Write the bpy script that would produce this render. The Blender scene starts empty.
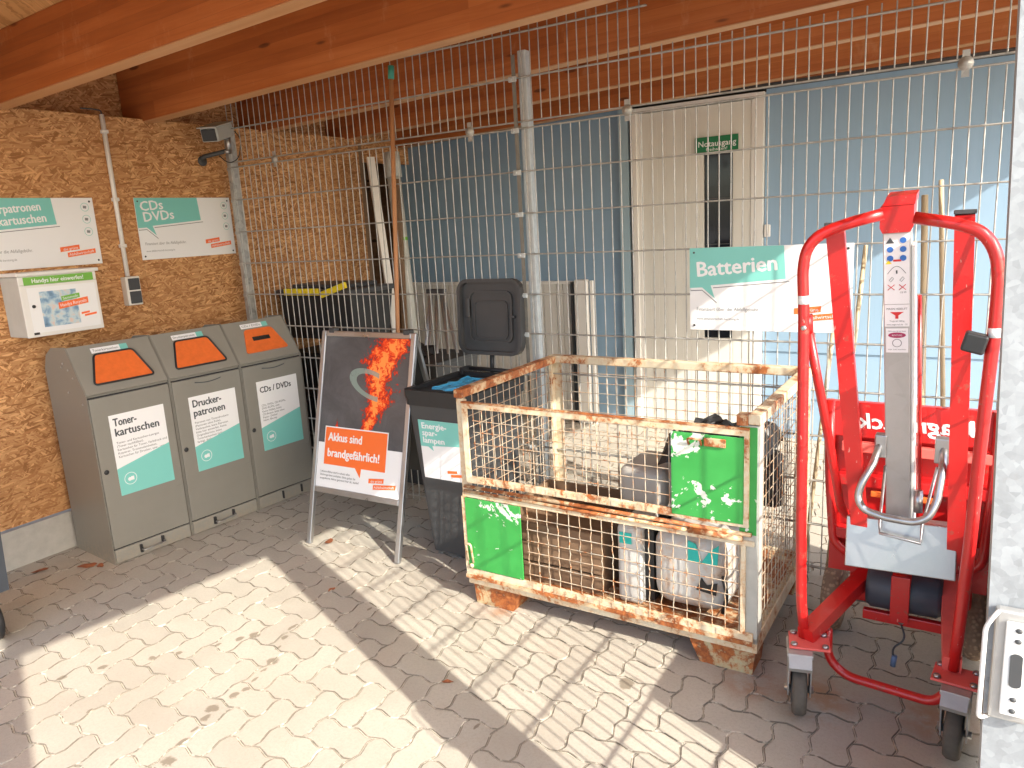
import bpy, bmesh, math, random
from mathutils import Vector, Matrix
R=random.Random(7)
sc=bpy.context.scene
C=sc.collection
pi=math.pi
def rad(d): return math.radians(d)
# ------------------------------------------------------------------ node helper
class S:
    def __init__(s,nt,sock): s.nt=nt; s.o=sock
    def _m(s,op,*a):
        n=s.nt.nodes.new('ShaderNodeMath'); n.operation=op
        for i,v in enumerate((s,)+a):
            if isinstance(v,S): s.nt.links.new(v.o,n.inputs[i])
            else: n.inputs[i].default_value=v
        return S(s.nt,n.outputs[0])
    def __add__(s,b): return s._m('ADD',b)
    def __sub__(s,b): return s._m('SUBTRACT',b)
    def __mul__(s,b): return s._m('MULTIPLY',b)
    def __truediv__(s,b): return s._m('DIVIDE',b)
    def lt(s,b): return s._m('LESS_THAN',b)
    def gt(s,b): return s._m('GREATER_THAN',b)
    def mx(s,b): return s._m('MAXIMUM',b)
    def mn(s,b): return s._m('MINIMUM',b)
    def pw(s,b): return s._m('POWER',b)
    def abs(s): return s._m('ABSOLUTE')
    def sin(s): return s._m('SINE')
    def sqrt(s): return s._m('SQRT')
    def sm(s,a,b):
        n=s.nt.nodes.new('ShaderNodeMapRange'); n.interpolation_type='SMOOTHSTEP'
        s.nt.links.new(s.o,n.inputs[0]); n.inputs[1].default_value=a; n.inputs[2].default_value=b
        return S(s.nt,n.outputs[0])
class MT:
    def __init__(s,name,rough=.6,metal=0.,spec=.5):
        s.m=bpy.data.materials.new(name); s.m.use_nodes=True; s.nt=s.m.node_tree
        s.b=s.nt.nodes['Principled BSDF']; s.b.inputs['Roughness'].default_value=rough
        s.b.inputs['Metallic'].default_value=metal; s.b.inputs['Specular IOR Level'].default_value=spec
    def node(s,t): return s.nt.nodes.new(t)
    def coord(s,which='Object',scale=(1,1,1),rot=(0,0,0),loc=(0,0,0)):
        t=s.node('ShaderNodeTexCoord'); mp=s.node('ShaderNodeMapping')
        s.nt.links.new(t.outputs[which],mp.inputs[0]); mp.inputs['Scale'].default_value=scale
        mp.inputs['Rotation'].default_value=rot; mp.inputs['Location'].default_value=loc
        return mp.outputs[0]
    def world(s,scale=(1,1,1),rot=(0,0,0),loc=(0,0,0)):
        t=s.node('ShaderNodeNewGeometry'); mp=s.node('ShaderNodeMapping')
        s.nt.links.new(t.outputs['Position'],mp.inputs[0]); mp.inputs['Scale'].default_value=scale
        mp.inputs['Rotation'].default_value=rot; mp.inputs['Location'].default_value=loc
        return mp.outputs[0]
    def noise(s,co,scale,det=3,rough=.5,dist=0.):
        n=s.node('ShaderNodeTexNoise'); s.nt.links.new(co,n.inputs['Vector']); n.inputs['Scale'].default_value=scale
        n.inputs['Detail'].default_value=det; n.inputs['Roughness'].default_value=rough; n.inputs['Distortion'].default_value=dist
        return S(s.nt,n.outputs[0])
    def voro(s,co,scale,rnd=1.,feat='F1'):
        n=s.node('ShaderNodeTexVoronoi'); n.feature=feat; s.nt.links.new(co,n.inputs['Vector']); n.inputs['Scale'].default_value=scale
        n.inputs['Randomness'].default_value=rnd; return n
    def xyz(s,co):
        n=s.node('ShaderNodeSeparateXYZ'); s.nt.links.new(co,n.inputs[0]); return [S(s.nt,n.outputs[i]) for i in range(3)]
    def ramp(s,f,stops,interp='LINEAR'):
        n=s.node('ShaderNodeValToRGB'); s.nt.links.new(f.o,n.inputs[0]); cr=n.color_ramp; cr.interpolation=interp
        while len(cr.elements)<len(stops): cr.elements.new(.5)
        for e,(p,c) in zip(cr.elements,stops): e.position=p; e.color=(*c,1)
        return S(s.nt,n.outputs[0])
    def mix(s,f,a,b,mode='MIX'):
        n=s.node('ShaderNodeMix'); n.data_type='RGBA'; n.blend_type=mode
        if isinstance(f,S): s.nt.links.new(f.o,n.inputs[0])
        else: n.inputs[0].default_value=f
        for v,i in ((a,6),(b,7)):
            if isinstance(v,S): s.nt.links.new(v.o,n.inputs[i])
            else: n.inputs[i].default_value=(*v,1)
        return S(s.nt,n.outputs[2])
    def col(s,c):
        if isinstance(c,S): s.nt.links.new(c.o,s.b.inputs['Base Color'])
        else: s.b.inputs['Base Color'].default_value=(*c,1)
        return s
    def rough(s,v): s.nt.links.new(v.o,s.b.inputs['Roughness']); return s
    def bump(s,h,st=.3,d=.01):
        n=s.node('ShaderNodeBump'); n.inputs['Strength'].default_value=st; n.inputs['Distance'].default_value=d
        s.nt.links.new(h.o,n.inputs['Height']); s.nt.links.new(n.outputs[0],s.b.inputs['Normal']); return s
def plain(name,c,rough=.5,metal=0.,var=.12,scale=9,bump=0.):
    m=MT(name,rough,metal); n=m.noise(m.coord(),scale,4,.6)
    m.col(m.mix(n,tuple(v*(1-var) for v in c),tuple(min(1,v*(1+var)) for v in c)))
    if bump: m.bump(m.noise(m.coord(),180,2),bump,.001)
    return m.m
def mat_osb(name,dark,mid,light,sat_hi=None):
    m=MT(name,.7,0,.3)
    cols=None; hs=None
    for i,(rx,s1,s2) in enumerate([(0.85,22,105),(-0.75,24,120),(0.1,20,110)]):
        n=m.node('ShaderNodeTexCoord'); g=m.node('ShaderNodeSeparateXYZ'); m.nt.links.new(n.outputs['Object'],g.inputs[0])
        # planar coords: (x+y, z) -> rotate -> stretch
        X=S(m.nt,g.outputs[0]); Y=S(m.nt,g.outputs[1]); Z=S(m.nt,g.outputs[2])
        u=X+Y*1.0; v=Z+X*0.0
        wn=m.node('ShaderNodeTexNoise'); m.nt.links.new(n.outputs['Object'],wn.inputs[0]); wn.inputs['Scale'].default_value=7+i
        w=S(m.nt,wn.outputs[0])-.5
        c,sn=math.cos(rx),math.sin(rx)
        a=(u*c+v*sn)*s1+w*1.2; b=(v*c-u*sn)*s2+w*3.
        cb=m.node('ShaderNodeCombineXYZ'); m.nt.links.new(a.o,cb.inputs[0]); m.nt.links.new(b.o,cb.inputs[1]); cb.inputs[2].default_value=i*3.7
        vo=m.voro(cb.outputs[0],1.)
        sep=m.node('ShaderNodeSeparateColor'); m.nt.links.new(vo.outputs['Color'],sep.inputs[0])
        r=S(m.nt,sep.outputs[0]); pick=S(m.nt,sep.outputs[1])
        ed=S(m.nt,vo.outputs['Distance'])
        colr=m.ramp(r,[(0,dark),(.35,mid),(.8,light),(1,tuple(min(1,x*1.25) for x in light))])
        colr=m.mix(ed.sm(.5,.95)*.4,colr,dark)
        if cols is None: cols=colr; hs=r
        else:
            k=pick.gt(.58); cols=m.mix(k,cols,colr); hs=hs*(S.__add__(k*-1.,1.))+r*k
    big=m.noise(m.coord(),1.6,3)
    cols=m.mix(big.sm(.35,.75)*.35,cols,mid)
    m.col(cols); m.bump(hs,.35,.002); return m.m
def mat_wood(name,dark,light,axis=0,rough=.45):
    m=MT(name,rough)
    sc_=[28,28,28]; sc_[axis]=1.1
    g=m.noise(m.coord(scale=tuple(sc_)),1.,5,.65,.6)
    sc2=[5,5,5]; sc2[axis]=.7
    g2=m.noise(m.coord(scale=tuple(sc2)),1.,3)
    kn=m.voro(m.coord(scale=(1.3,1.3,3.1)),1.); kd=S(m.nt,kn.outputs['Distance'])
    c=m.ramp(g*.6+g2*.4,[(.3,dark),(.7,light)])
    c=m.mix(kd.lt(.045),c,tuple(v*.3 for v in dark))
    m.col(c); m.bump(g,.12,.003); return m.m
def mat_galv(name,c=(.52,.54,.56),rough=.42,metal=.75,sc_=26,dirt=.0,vr=.22):
    m=MT(name,rough,metal); v=m.voro(m.coord(),sc_); sp=m.node('ShaderNodeSeparateColor'); m.nt.links.new(v.outputs['Color'],sp.inputs[0])
    n=m.noise(m.coord(),14,5,.75); f=S(m.nt,sp.outputs[0])*.25+n*.75
    cc=m.ramp(f,[(.2,tuple(x*(1-vr) for x in c)),(.75,tuple(min(1,x*(1+vr)) for x in c))])
    if dirt: cc=m.mix(m.noise(m.coord(),13,5,.7).sm(.55,.7)*dirt,cc,(.2,.13,.08))
    m.col(cc); m.rough(f*.35+(rough-.15)); return m.m
def mat_rusty(name,paint,thr=.5,rough=.65,sc_=9,edge=(.30,.085,.02)):
    m=MT(name,rough)
    n=m.noise(m.coord(),sc_,6,.72,.4); n2=m.noise(m.coord(loc=(3,1,2)),sc_*4.5,4,.7)
    mask=(n*.7+n2*.3).sm(thr-.03,thr+.05)
    rust=m.ramp(n2,[(.3,(.10,.028,.012)),(.5,edge),(.72,(.46,.17,.05))])
    p=m.mix(m.noise(m.coord(loc=(9,0,0)),22,3),tuple(v*.82 for v in paint),paint)
    p=m.mix((n*.7+n2*.3).sm(thr-.12,thr-.01)*.45,p,(.55,.3,.12))
    m.col(m.mix(mask,p,rust)); m.bump(mask*.5+n2,.3,.002); return m.m
def mat_green():
    m=MT('green_paint',.4)
    n=m.noise(m.coord(),5.5,5,.7,.8); n2=m.noise(m.coord(loc=(4,2,1)),34,4,.7)
    g=m.mix(m.noise(m.coord(),11,3),(.022,.24,.04),(.05,.37,.08))
    mask=(n*.75+n2*.25).sm(.572,.588)
    g=m.mix(mask,g,(.62,.66,.6)); r=(n2*.6+m.noise(m.coord(loc=(1,7,3)),9,5)*.4).sm(.64,.67)
    g=m.mix(r,g,(.09,.035,.015)); m.col(g); m.bump(mask*-1.+n2*.3,.2,.002); return m.m
def mat_blue(name,a,b):
    m=MT(name,.55); n=m.noise(m.coord(scale=(3,3,.4)),2,4,.6)
    st_=m.noise(m.coord(scale=(14,14,.7)),1,5,.7); k=m.mix(n,a,b); k=m.mix(st_.sm(.55,.75)*.25,k,tuple(v*.7 for v in a)); m.col(k); m.bump(m.noise(m.coord(scale=(60,60,4)),1,3),.08,.002); return m.m
def mat_red(name,c=(.72,.012,.010)):
    m=MT(name,.32,0,.6); n=m.noise(m.coord(),14,5,.7); n2=m.noise(m.coord(loc=(5,5,5)),60,3,.7)
    k=m.mix(n,tuple(v*.8 for v in c),c); k=m.mix((n*.6+n2*.4).sm(.58,.63)*.6,k,(.25,.09,.06)); n3=m.noise(m.coord(scale=(1,1,.25),loc=(2,2,2)),110,3,.6); k=m.mix(n3.sm(.69,.72)*.7,k,(.66,.40,.34)); k=m.mix(m.noise(m.coord(),3.2,3).sm(.4,.7)*.35,k,tuple(v*.55 for v in c))
    m.col(k); m.rough(n2*.25+.22); m.b.inputs['Coat Weight'].default_value=.25; return m.m
def mat_paver():
    m=MT('paver_concrete',.85,0,.3)
    geo=m.node('ShaderNodeNewGeometry'); r=S(m.nt,geo.outputs['Random Per Island'])
    w=m.world()
    n=m.noise(w,2.2,4,.6); f=m.noise(w,95,3,.8); p=m.noise(w,420,2,.9); q=m.noise(w,9,4,.65)
    base=m.ramp(r,[(0,(.40,.365,.31)),(.45,(.445,.41,.35)),(.8,(.475,.435,.37)),(1,(.45,.395,.33))])
    c=m.mix(n.sm(.35,.7)*.45,base,(.56,.52,.44)); c=m.mix(f.sm(.42,.66)*.35,c,(.33,.295,.245))
    c=m.mix(p.sm(.6,.68)*.5,c,(.2,.18,.155)); c=m.mix(q.sm(.56,.72)*.25,c,(.38,.31,.24))
    # oil drips with a trail shape (real stains on the stones)
    X,Y,Z=m.xyz(w); wob=(m.noise(w,30,3)-.5)*.022
    X=X+wob; Y=Y-wob
    stains=STAINS
    acc=None
    for (sx,sy,sr,st) in stains:
        d=((X-sx)*(1/st)).pw(2.)+(Y-sy).pw(2.)
        k=d.sqrt()/sr
        acc=k if acc is None else acc.mn(k)
    acc=acc+(m.noise(w,60,4,.7)-.5)*1.3
    c=m.mix(S.__add__(acc.sm(.7,1.15)*-1.,1.)*.75,c,(.17,.135,.095))
    # rusty tint under the box and castors
    rr=None
    for (sx,sy,sr) in [(3.5,-.86,.13),(3.72,-.86,.17),(4.08,-.80,.15),(2.46,-.84,.08)]:
        d=((X-sx).pw(2.)+(Y-sy).pw(2.)).sqrt()/sr
        rr=d if rr is None else rr.mn(d)
    c=m.mix(S.__add__(rr.sm(.2,1.1)*-1.,1.)*q.sm(.35,.6)*.6,c,(.36,.17,.07))
    sep=m.node('ShaderNodeSeparateXYZ'); m.nt.links.new(geo.outputs['True Normal'],sep.inputs[0]); nz=S(m.nt,sep.outputs[2]).abs()
    edge=nz.lt(.975); ne=m.noise(w,17,4,.7)
    c=m.mix(edge*ne.sm(.36,.52)*.8,c,(.13,.11,.085)); c=m.mix(edge*ne.sm(.50,.36)*.6,c,(.62,.57,.47))
    patch=m.noise(m.world(loc=(3,8,0)),.9,3,.6)
    c=m.mix(patch.sm(.52,.66)*.16,c,(.33,.275,.21))
    m.col(c); m.bump(f*.8+p*.8+q*.6,.5,.002); return m.m
def G2(pts): return pts
STAINS=[]
for _x,_y,_p in [(1.708,-1.336,9),(1.78,-1.48,6),(1.836,-1.556,8),(1.854,-1.615,6),(1.872,-1.671,6),(1.884,-1.776,7),(1.881,-1.868,8),(1.903,-1.913,7),(1.944,-2.031,9),(1.987,-2.111,8),(1.575,-1.503,7),(1.61,-1.455,8),(1.533,-1.58,6),(1.437,-1.694,5),(1.368,-1.768,5),(1.244,-1.901,7),(1.17,-2.022,7),(1.138,-2.071,6),(1.903,-1.071,6),(3.124,-1.06,13),(2.778,-1.505,6),(1.485,-2.086,4),(1.74,-1.41,5),(1.893,-1.73,5),(1.925,-1.97,6)]:
    STAINS.append((_x,_y,_p*.0030,.75+.35*((_p*7)%3-1)))

# ------------------------------------------------------------------ mesh helper
class MB:
    def __init__(s,F=None): s.v=[];s.f=[];s.F=F;s.sm=[]
    def add(s,vs,fs,smooth=False):
        k=len(s.v)
        s.v+=[(s.F@Vector(p)) if s.F else Vector(p) for p in vs]
        s.f+=[tuple(i+k for i in f) for f in fs]; s.sm+=[smooth]*len(fs); return s
    def box(s,x0,x1,y0,y1,z0,z1,bev=0,seg=2):
        if bev:
            bm=bmesh.new(); bmesh.ops.create_cube(bm,size=1)
            for v in bm.verts: v.co=Vector(((x0+x1)/2+v.co.x*(x1-x0),(y0+y1)/2+v.co.y*(y1-y0),(z0+z1)/2+v.co.z*(z1-z0)))
            bmesh.ops.bevel(bm,geom=bm.edges[:],offset=bev,segments=seg,profile=.5,affect='EDGES')
            bm.verts.index_update(); s.add([v.co.copy() for v in bm.verts],[[v.index for v in f.verts] for f in bm.faces],seg>2); bm.free(); return s
        return s.add([(x0,y0,z0),(x1,y0,z0),(x1,y1,z0),(x0,y1,z0),(x0,y0,z1),(x1,y0,z1),(x1,y1,z1),(x0,y1,z1)],
            [(0,3,2,1),(4,5,6,7),(0,1,5,4),(1,2,6,5),(2,3,7,6),(3,0,4,7)])
    def obox(s,a,b,w,h,up=(0,0,1),off=(0,0,0)):
        """box beam from a to b, width w (sideways), height h"""
        a=Vector(a);b=Vector(b);d=(b-a).normalized();r=d.cross(Vector(up)).normalized();u=r.cross(d)
        vs=[]
        for p in (a,b):
            for i,j in ((-1,-1),(1,-1),(1,1),(-1,1)): vs.append(p+r*i*w/2+u*j*h/2)
        return s.add(vs,[(0,1,2,3),(7,6,5,4),(0,4,5,1),(1,5,6,2),(2,6,7,3),(3,7,4,0)])
    def tube(s,pts,r,n=10,cap=True,smooth=True,closed=False):
        P=[Vector(p) for p in pts]; rs=r if isinstance(r,(list,tuple)) else [r]*len(P)
        ring=[];t0=(P[1]-P[0]).normalized(); ref=Vector((0,0,1)) if abs(t0.z)<.9 else Vector((1,0,0))
        u=t0.cross(ref).normalized()
        vs=[]
        for i,p in enumerate(P):
            if closed: t=(P[(i+1)%len(P)]-P[i-1]).normalized()
            else: t=((P[min(i+1,len(P)-1)]-P[max(i-1,0)])).normalized()
            u=(u-t*u.dot(t)).normalized(); w=t.cross(u)
            vs+=[p+(u*math.cos(2*pi*k/n)+w*math.sin(2*pi*k/n))*rs[i] for k in range(n)]
        fs=[]; L=len(P)
        for i in range(L if closed else L-1):
            for k in range(n):
                a=i*n+k;b=i*n+(k+1)%n;c=((i+1)%L)*n+(k+1)%n;d=((i+1)%L)*n+k; fs.append((a,b,c,d))
        s.add(vs,fs,smooth)
        if cap and not closed: s.f+= [tuple(len(s.v)-L*n+k for k in range(n-1,-1,-1)),tuple(len(s.v)-n+k for k in range(n))]; s.sm+=[False,False]
        return s
    def prism(s,pts,ax,t0,t1,smooth=False):
        """polygon pts (2d) extruded along axis ax from t0 to t1"""
        n=len(pts)
        def mk(p,t): return {0:(t,p[0],p[1]),1:(p[0],t,p[1]),2:(p[0],p[1],t)}[ax]
        vs=[mk(p,t0) for p in pts]+[mk(p,t1) for p in pts]
        return s.add(vs,[tuple(range(n-1,-1,-1)),tuple(range(n,2*n))]+[(i,(i+1)%n,n+(i+1)%n,n+i) for i in range(n)],smooth)
    def lathe(s,prof,n=24,axis='z',c=(0,0,0)):
        vs=[];L=len(prof)
        for r,z in prof:
            for k in range(n):
                a=2*pi*k/n; x,y=r*math.cos(a),r*math.sin(a)
                p={'z':(x,y,z),'x':(z,x,y),'y':(x,z,y)}[axis]; vs.append((p[0]+c[0],p[1]+c[1],p[2]+c[2]))
        fs=[(i*n+k,i*n+(k+1)%n,(i+1)*n+(k+1)%n,(i+1)*n+k) for i in range(L-1) for k in range(n)]
        fs+=[tuple(range(n)),tuple(range((L-1)*n,L*n))]
        return s.add(vs,fs,True)
    def build(s,name,mat,parent=None,auto=True):
        me=bpy.data.meshes.new(name); me.from_pydata([tuple(v) for v in s.v],[],s.f); 
        bm=bmesh.new(); bm.from_mesh(me); bmesh.ops.recalc_face_normals(bm,faces=bm.faces); bm.to_mesh(me); bm.free()
        if len(me.polygons)==len(s.sm): me.polygons.foreach_set('use_smooth',s.sm)
        me.materials.append(mat); o=bpy.data.objects.new(name,me); C.objects.link(o)
        if parent: o.parent=parent
        return o
def thing(name,label,cat,loc=(0,0,0),rz=0,group=None):
    o=bpy.data.objects.new(name,None); o.empty_display_size=.1; C.objects.link(o); o.location=loc; o.rotation_euler=(0,0,rz)
    o['label']=label;o['category']=cat
    if group:o['group']=group
    return o
def tag(o,label,cat,group=None):
    o['label']=label;o['category']=cat
    if group:o['group']=group
    return o
def st(o): o['kind']='structure'; return o
def relF(parent): return Matrix.Translation(Vector(parent.location)).inverted() if abs(parent.rotation_euler[2])<1e-6 else (Matrix.Translation(Vector(parent.location))@Matrix.Rotation(parent.rotation_euler[2],4,'Z')).inverted()
def fillet(pts,r,n=5):
    P=[Vector(p) for p in pts];out=[P[0]]
    for i in range(1,len(P)-1):
        a=(P[i-1]-P[i]);b=(P[i+1]-P[i]);ra=min(r,a.length*.49,b.length*.49)
        A=P[i]+a.normalized()*ra;B=P[i]+b.normalized()*ra
        for k in range(n+1):
            t=k/n; out.append(A*(1-t)**2+P[i]*2*t*(1-t)+B*t*t)
    out.append(P[-1]); return out
def poly(parent,name,pts,y,mat,F=None,th=.0008):
    """flat sheet in the (u,v) plane of frame F, facing -n"""
    return MB(F).prism(pts,1,y-th,y).build(name,mat,parent)
def rect(u0,u1,v0,v1): return [(u0,v0),(u1,v0),(u1,v1),(u0,v1)]
def disc(u,v,r,n=20): return [(u+r*math.cos(2*pi*k/n),v+r*math.sin(2*pi*k/n)) for k in range(n)]
def ringmb(mb,u,v,r,t,y,n=24,th=.0006):
    vs=[];
    for rr in (r,r-t):
        vs+=[(u+rr*math.cos(2*pi*k/n),y-th,v+rr*math.sin(2*pi*k/n)) for k in range(n)]
    return mb.add(vs,[(k,(k+1)%n,n+(k+1)%n,n+k) for k in range(n)])
_dg=None
def textmesh(s,size,bold=0.,width=None):
    cu=bpy.data.curves.new('t','FONT'); cu.body=s; cu.size=size; cu.offset=bold*size; cu.resolution_u=2
    o=bpy.data.objects.new('t',cu); C.objects.link(o)
    dg=bpy.context.evaluated_depsgraph_get(); dg.update(); me=bpy.data.meshes.new_from_object(o.evaluated_get(dg))
    bpy.data.objects.remove(o); bpy.data.curves.remove(cu)
    vs=[v.co.copy() for v in me.vertices]; fs=[tuple(p.vertices) for p in me.polygons]; bpy.data.meshes.remove(me)
    if width and vs:
        w=max(v.x for v in vs); k=width/w
        for v in vs: v.x*=k
    return vs,fs
def text(parent,lines,mat,y,F=None,name='lettering'):
    """lines: (string,u,v,size,bold,width,rot)"""
    mb=MB(F)
    for L in lines:
        s_,u,v,size,bold,width,rot=(L+(None,)*7)[:7]
        vs,fs=textmesh(s_,size,0,width); rot=rot or 0; c,sn=math.cos(rot),math.sin(rot)
        bo=(bold or 0)*size*1.05
        for q_,(dx,dz) in enumerate(((0,0),(bo,0),(-bo,0),(0,bo*.7),(0,-bo*.7)) if bo>.0006 else ((0,0),)):
            mb.add([(u+p.x*c-p.y*sn+dx,y-q_*.00006,v+p.x*sn+p.y*c+dz) for p in vs],fs)
    me_o=mb.build(name,mat,parent)
    return me_o
# ------------------------------------------------------------------ materials
OSB=mat_osb('osb_board',(.26,.11,.038),(.43,.205,.08),(.58,.33,.15))
OSBC=mat_osb('osb_ceiling',(.42,.22,.08),(.58,.33,.13),(.70,.43,.19))
def mat_glulam():
    m=MT('glulam',.42); g=m.noise(m.coord(scale=(1.1,26,26)),1.,6,.7,.5); g2=m.noise(m.coord(scale=(.8,3,5)),1.,4,.6)
    X,Y,Z=m.xyz(m.coord()); lam=(Z-X*.036)/.052; fr=lam._m('FRACT'); 
    lid=lam._m('FLOOR'); cb=m.node('ShaderNodeCombineXYZ'); m.nt.links.new(lid.o,cb.inputs[0]); m.nt.links.new((X*.45)._m('FLOOR').o,cb.inputs[1])
    wn=m.node('ShaderNodeTexWhiteNoise'); m.nt.links.new(cb.outputs[0],wn.inputs['Vector']); r=S(m.nt,wn.outputs[0])
    c=m.ramp(g*.45+g2*.35+r*.2,[(.28,(.27,.070,.018)),(.5,(.42,.125,.032)),(.72,(.58,.21,.065))])
    kn=m.voro(m.coord(scale=(2.2,3,9)),1.); kd=S(m.nt,kn.outputs['Distance'])
    c=m.mix(kd.sm(.13,.07)*.8,c,(.09,.025,.01)); c=m.mix(fr.lt(.035)*.35,c,(.16,.045,.015))
    c=m.mix(m.noise(m.coord(scale=(2,2,1),loc=(4,0,0)),3,5,.7).sm(.58,.7)*.3,c,(.62,.33,.17))
    m.col(c); m.rough(g*.3+.3); m.bump(g,.2,.003); return m.m
BEAM=mat_glulam()
BEAME=mat_wood('pale_timber',(.50,.24,.10),(.62,.35,.17),0)
GALV=mat_galv('galvanised_wire',(.40,.395,.37),.45,.5,vr=.35)
POSTM=mat_galv('galvanised_post',(.50,.53,.53),.5,.3,60,vr=.12)
GATEM=mat_galv('galvanised_sheet',(.29,.31,.325),.55,.15,110,.10,vr=.28)
ALU=mat_galv('aluminium',(.44,.44,.44),.32,.88,3,vr=.12)
ALUB=mat_galv('brushed_aluminium',(.46,.46,.45),.42,.6,18,vr=.1)
PAV=mat_paver()
SAND=plain('joint_sand',(.54,.50,.41),.9,0,.75,26,.4)
ASPH=plain('asphalt',(.06,.06,.058),.9,0,.2,30)
CONC=plain('concrete',(.42,.41,.38),.85,0,.2,22,.6)
def mat_bin(name,c):
    m=MT(name,.4); n=m.noise(m.coord(),5,4,.6); k=m.mix(n,tuple(v*.9 for v in c),tuple(v*1.1 for v in c))
    X,Y,Z=m.xyz(m.coord()); sp=m.noise(m.coord(),38,5,.75); k=m.mix((sp*1.-Z*1.6).sm(.36,.56)*.55,k,(.30,.26,.20))
    sc1=m.noise(m.coord(scale=(90,90,5)),1.,3,.6); k=m.mix(sc1.sm(.70,.74)*.35,k,(.36,.35,.31))
    sc2=m.noise(m.coord(scale=(6,6,80),loc=(2,0,0)),1.,3,.6); k=m.mix(sc2.sm(.71,.74)*.3,k,(.12,.11,.10))
    m.col(k); m.rough(n*.25+.3); m.bump(m.noise(m.coord(),2.5,2),.25,.006); return m.m
BING=mat_bin('bin_grey_paint',(.215,.207,.18))
BINL=mat_bin('bin_lid_grey_paint',(.245,.236,.205))
ORANGE=plain('orange_flap',(.72,.15,.03),.45,0,.22,30)
BLK=plain('black_plastic',(.018,.019,.021),.45,0,.25,12)
DGREY=plain('dark_grey_plastic',(.05,.052,.055),.5,0,.2,9)
WHITE=plain('white_print',(.78,.79,.80),.4,0,.03,4)
WHITEP=plain('white_plastic',(.72,.71,.68),.4,0,.06,8)
TEAL=plain('teal_print',(.19,.54,.49),.4,0,.04,5)
INK=plain('dark_ink',(.06,.07,.08),.5,0,.05,5)
INKG=plain('grey_ink',(.22,.23,.24),.5,0,.05,5)
ORP=plain('orange_print',(.85,.16,.03),.4,0,.05,5)
GRP=plain('green_print',(.16,.42,.05),.4,0,.05,5)
GRS=plain('green_sign',(.005,.16,.06),.4,0,.05,5)
BLUEI=plain('blue_symbol',(.03,.15,.50),.4,0,.05,5)
REDI=plain('red_symbol',(.6,.03,.03),.4,0,.05,5)
YEL=plain('yellow_plastic',(.80,.62,.02),.4,0,.08,12)
BLUEF=plain('blue_bag',(.06,.36,.62),.3,0,.25,30)
CREAM=mat_rusty('cream_rust',(.68,.60,.44),.55)
RUST=mat_rusty('rust_heavy',(.60,.50,.34),.47)
RUSTW=mat_rusty('rust_wire',(.46,.41,.33),.56,sc_=25)
FOOTM=mat_rusty('rusty_foot',(.42,.42,.28),.46)
GREEN=mat_green()
RED=mat_red('red_lacquer',(.60,.012,.012))
REDP=plain('pale_red_plate',(.78,.13,.11),.5,0,.15,30)  # paler, pinker red for caster plates, right arm and one rib
RUB=plain('rubber',(.10,.085,.07),.85,0,.3,40,.6)
def mat_tyre():
    m=MT('brown_tyre',.9); b=m.voro(m.coord('Object',(1,1,1)),60); 
    d=S(m.nt,b.outputs['Distance']); m.col(m.mix(d.sm(.2,.5),(.40,.28,.19),(.24,.16,.11))); m.bump(d*-1.,.8,.006); return m.m
TYRE=mat_tyre()
BLUEW=mat_blue('blue_cladding',(.235,.36,.49),(.275,.40,.53))
BLUET=mat_blue('pale_blue_trim',(.30,.43,.52),(.34,.47,.55))
DOORM=plain('door_cream',(.66,.65,.60),.5,0,.08,2)
DARKG=plain('dark_glass',(.012,.014,.02),.08,0,.2,3)
RIB=plain('ribbed_sheet_grey',(.60,.59,.55),.55,0,.06,4)
STICK=mat_wood('stick_wood',(.46,.36,.22),(.62,.50,.33),2,.6)
STICKB=mat_wood('brown_stick',(.38,.17,.07),(.50,.24,.11),2,.6)
PIPEW=plain('white_conduit',(.72,.70,.66),.45,0,.05,9)
PIPEG=plain('grey_pipe',(.46,.47,.44),.45,0,.12,14)
LEAF=plain('dry_leaf',(.30,.10,.04),.8,0,.4,60)
WOODD=mat_wood('old_plank',(.13,.075,.04),(.24,.15,.09),0,.8)
GREYHOOD=plain('grey_hood',(.42,.40,.37),.4,0,.1,12)
TEALT=plain('turquoise_tape',(.02,.45,.40),.35,0,.1,9)
CLBL=plain('pale_blue_print',(.60,.74,.76),.4,0,.03,5)
PHOTO=None
APL=mat_rusty('grimy_white_plastic',(.56,.56,.54),.62,.45,7,(.25,.2,.15))
def mat_photo():
    m=MT('photo_print',.35); co=m.coord(); n=m.noise(co,26,4,.6,.5); v=m.voro(co,22); d=S(m.nt,v.outputs['Distance'])
    m.col(m.ramp(n*.7+d*.3,[(.25,(.05,.10,.16)),(.42,(.20,.34,.50)),(.55,(.50,.62,.66)),(.68,(.75,.48,.36)),(.8,(.85,.82,.8))])); return m.m
PHOTO=mat_photo()
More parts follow.
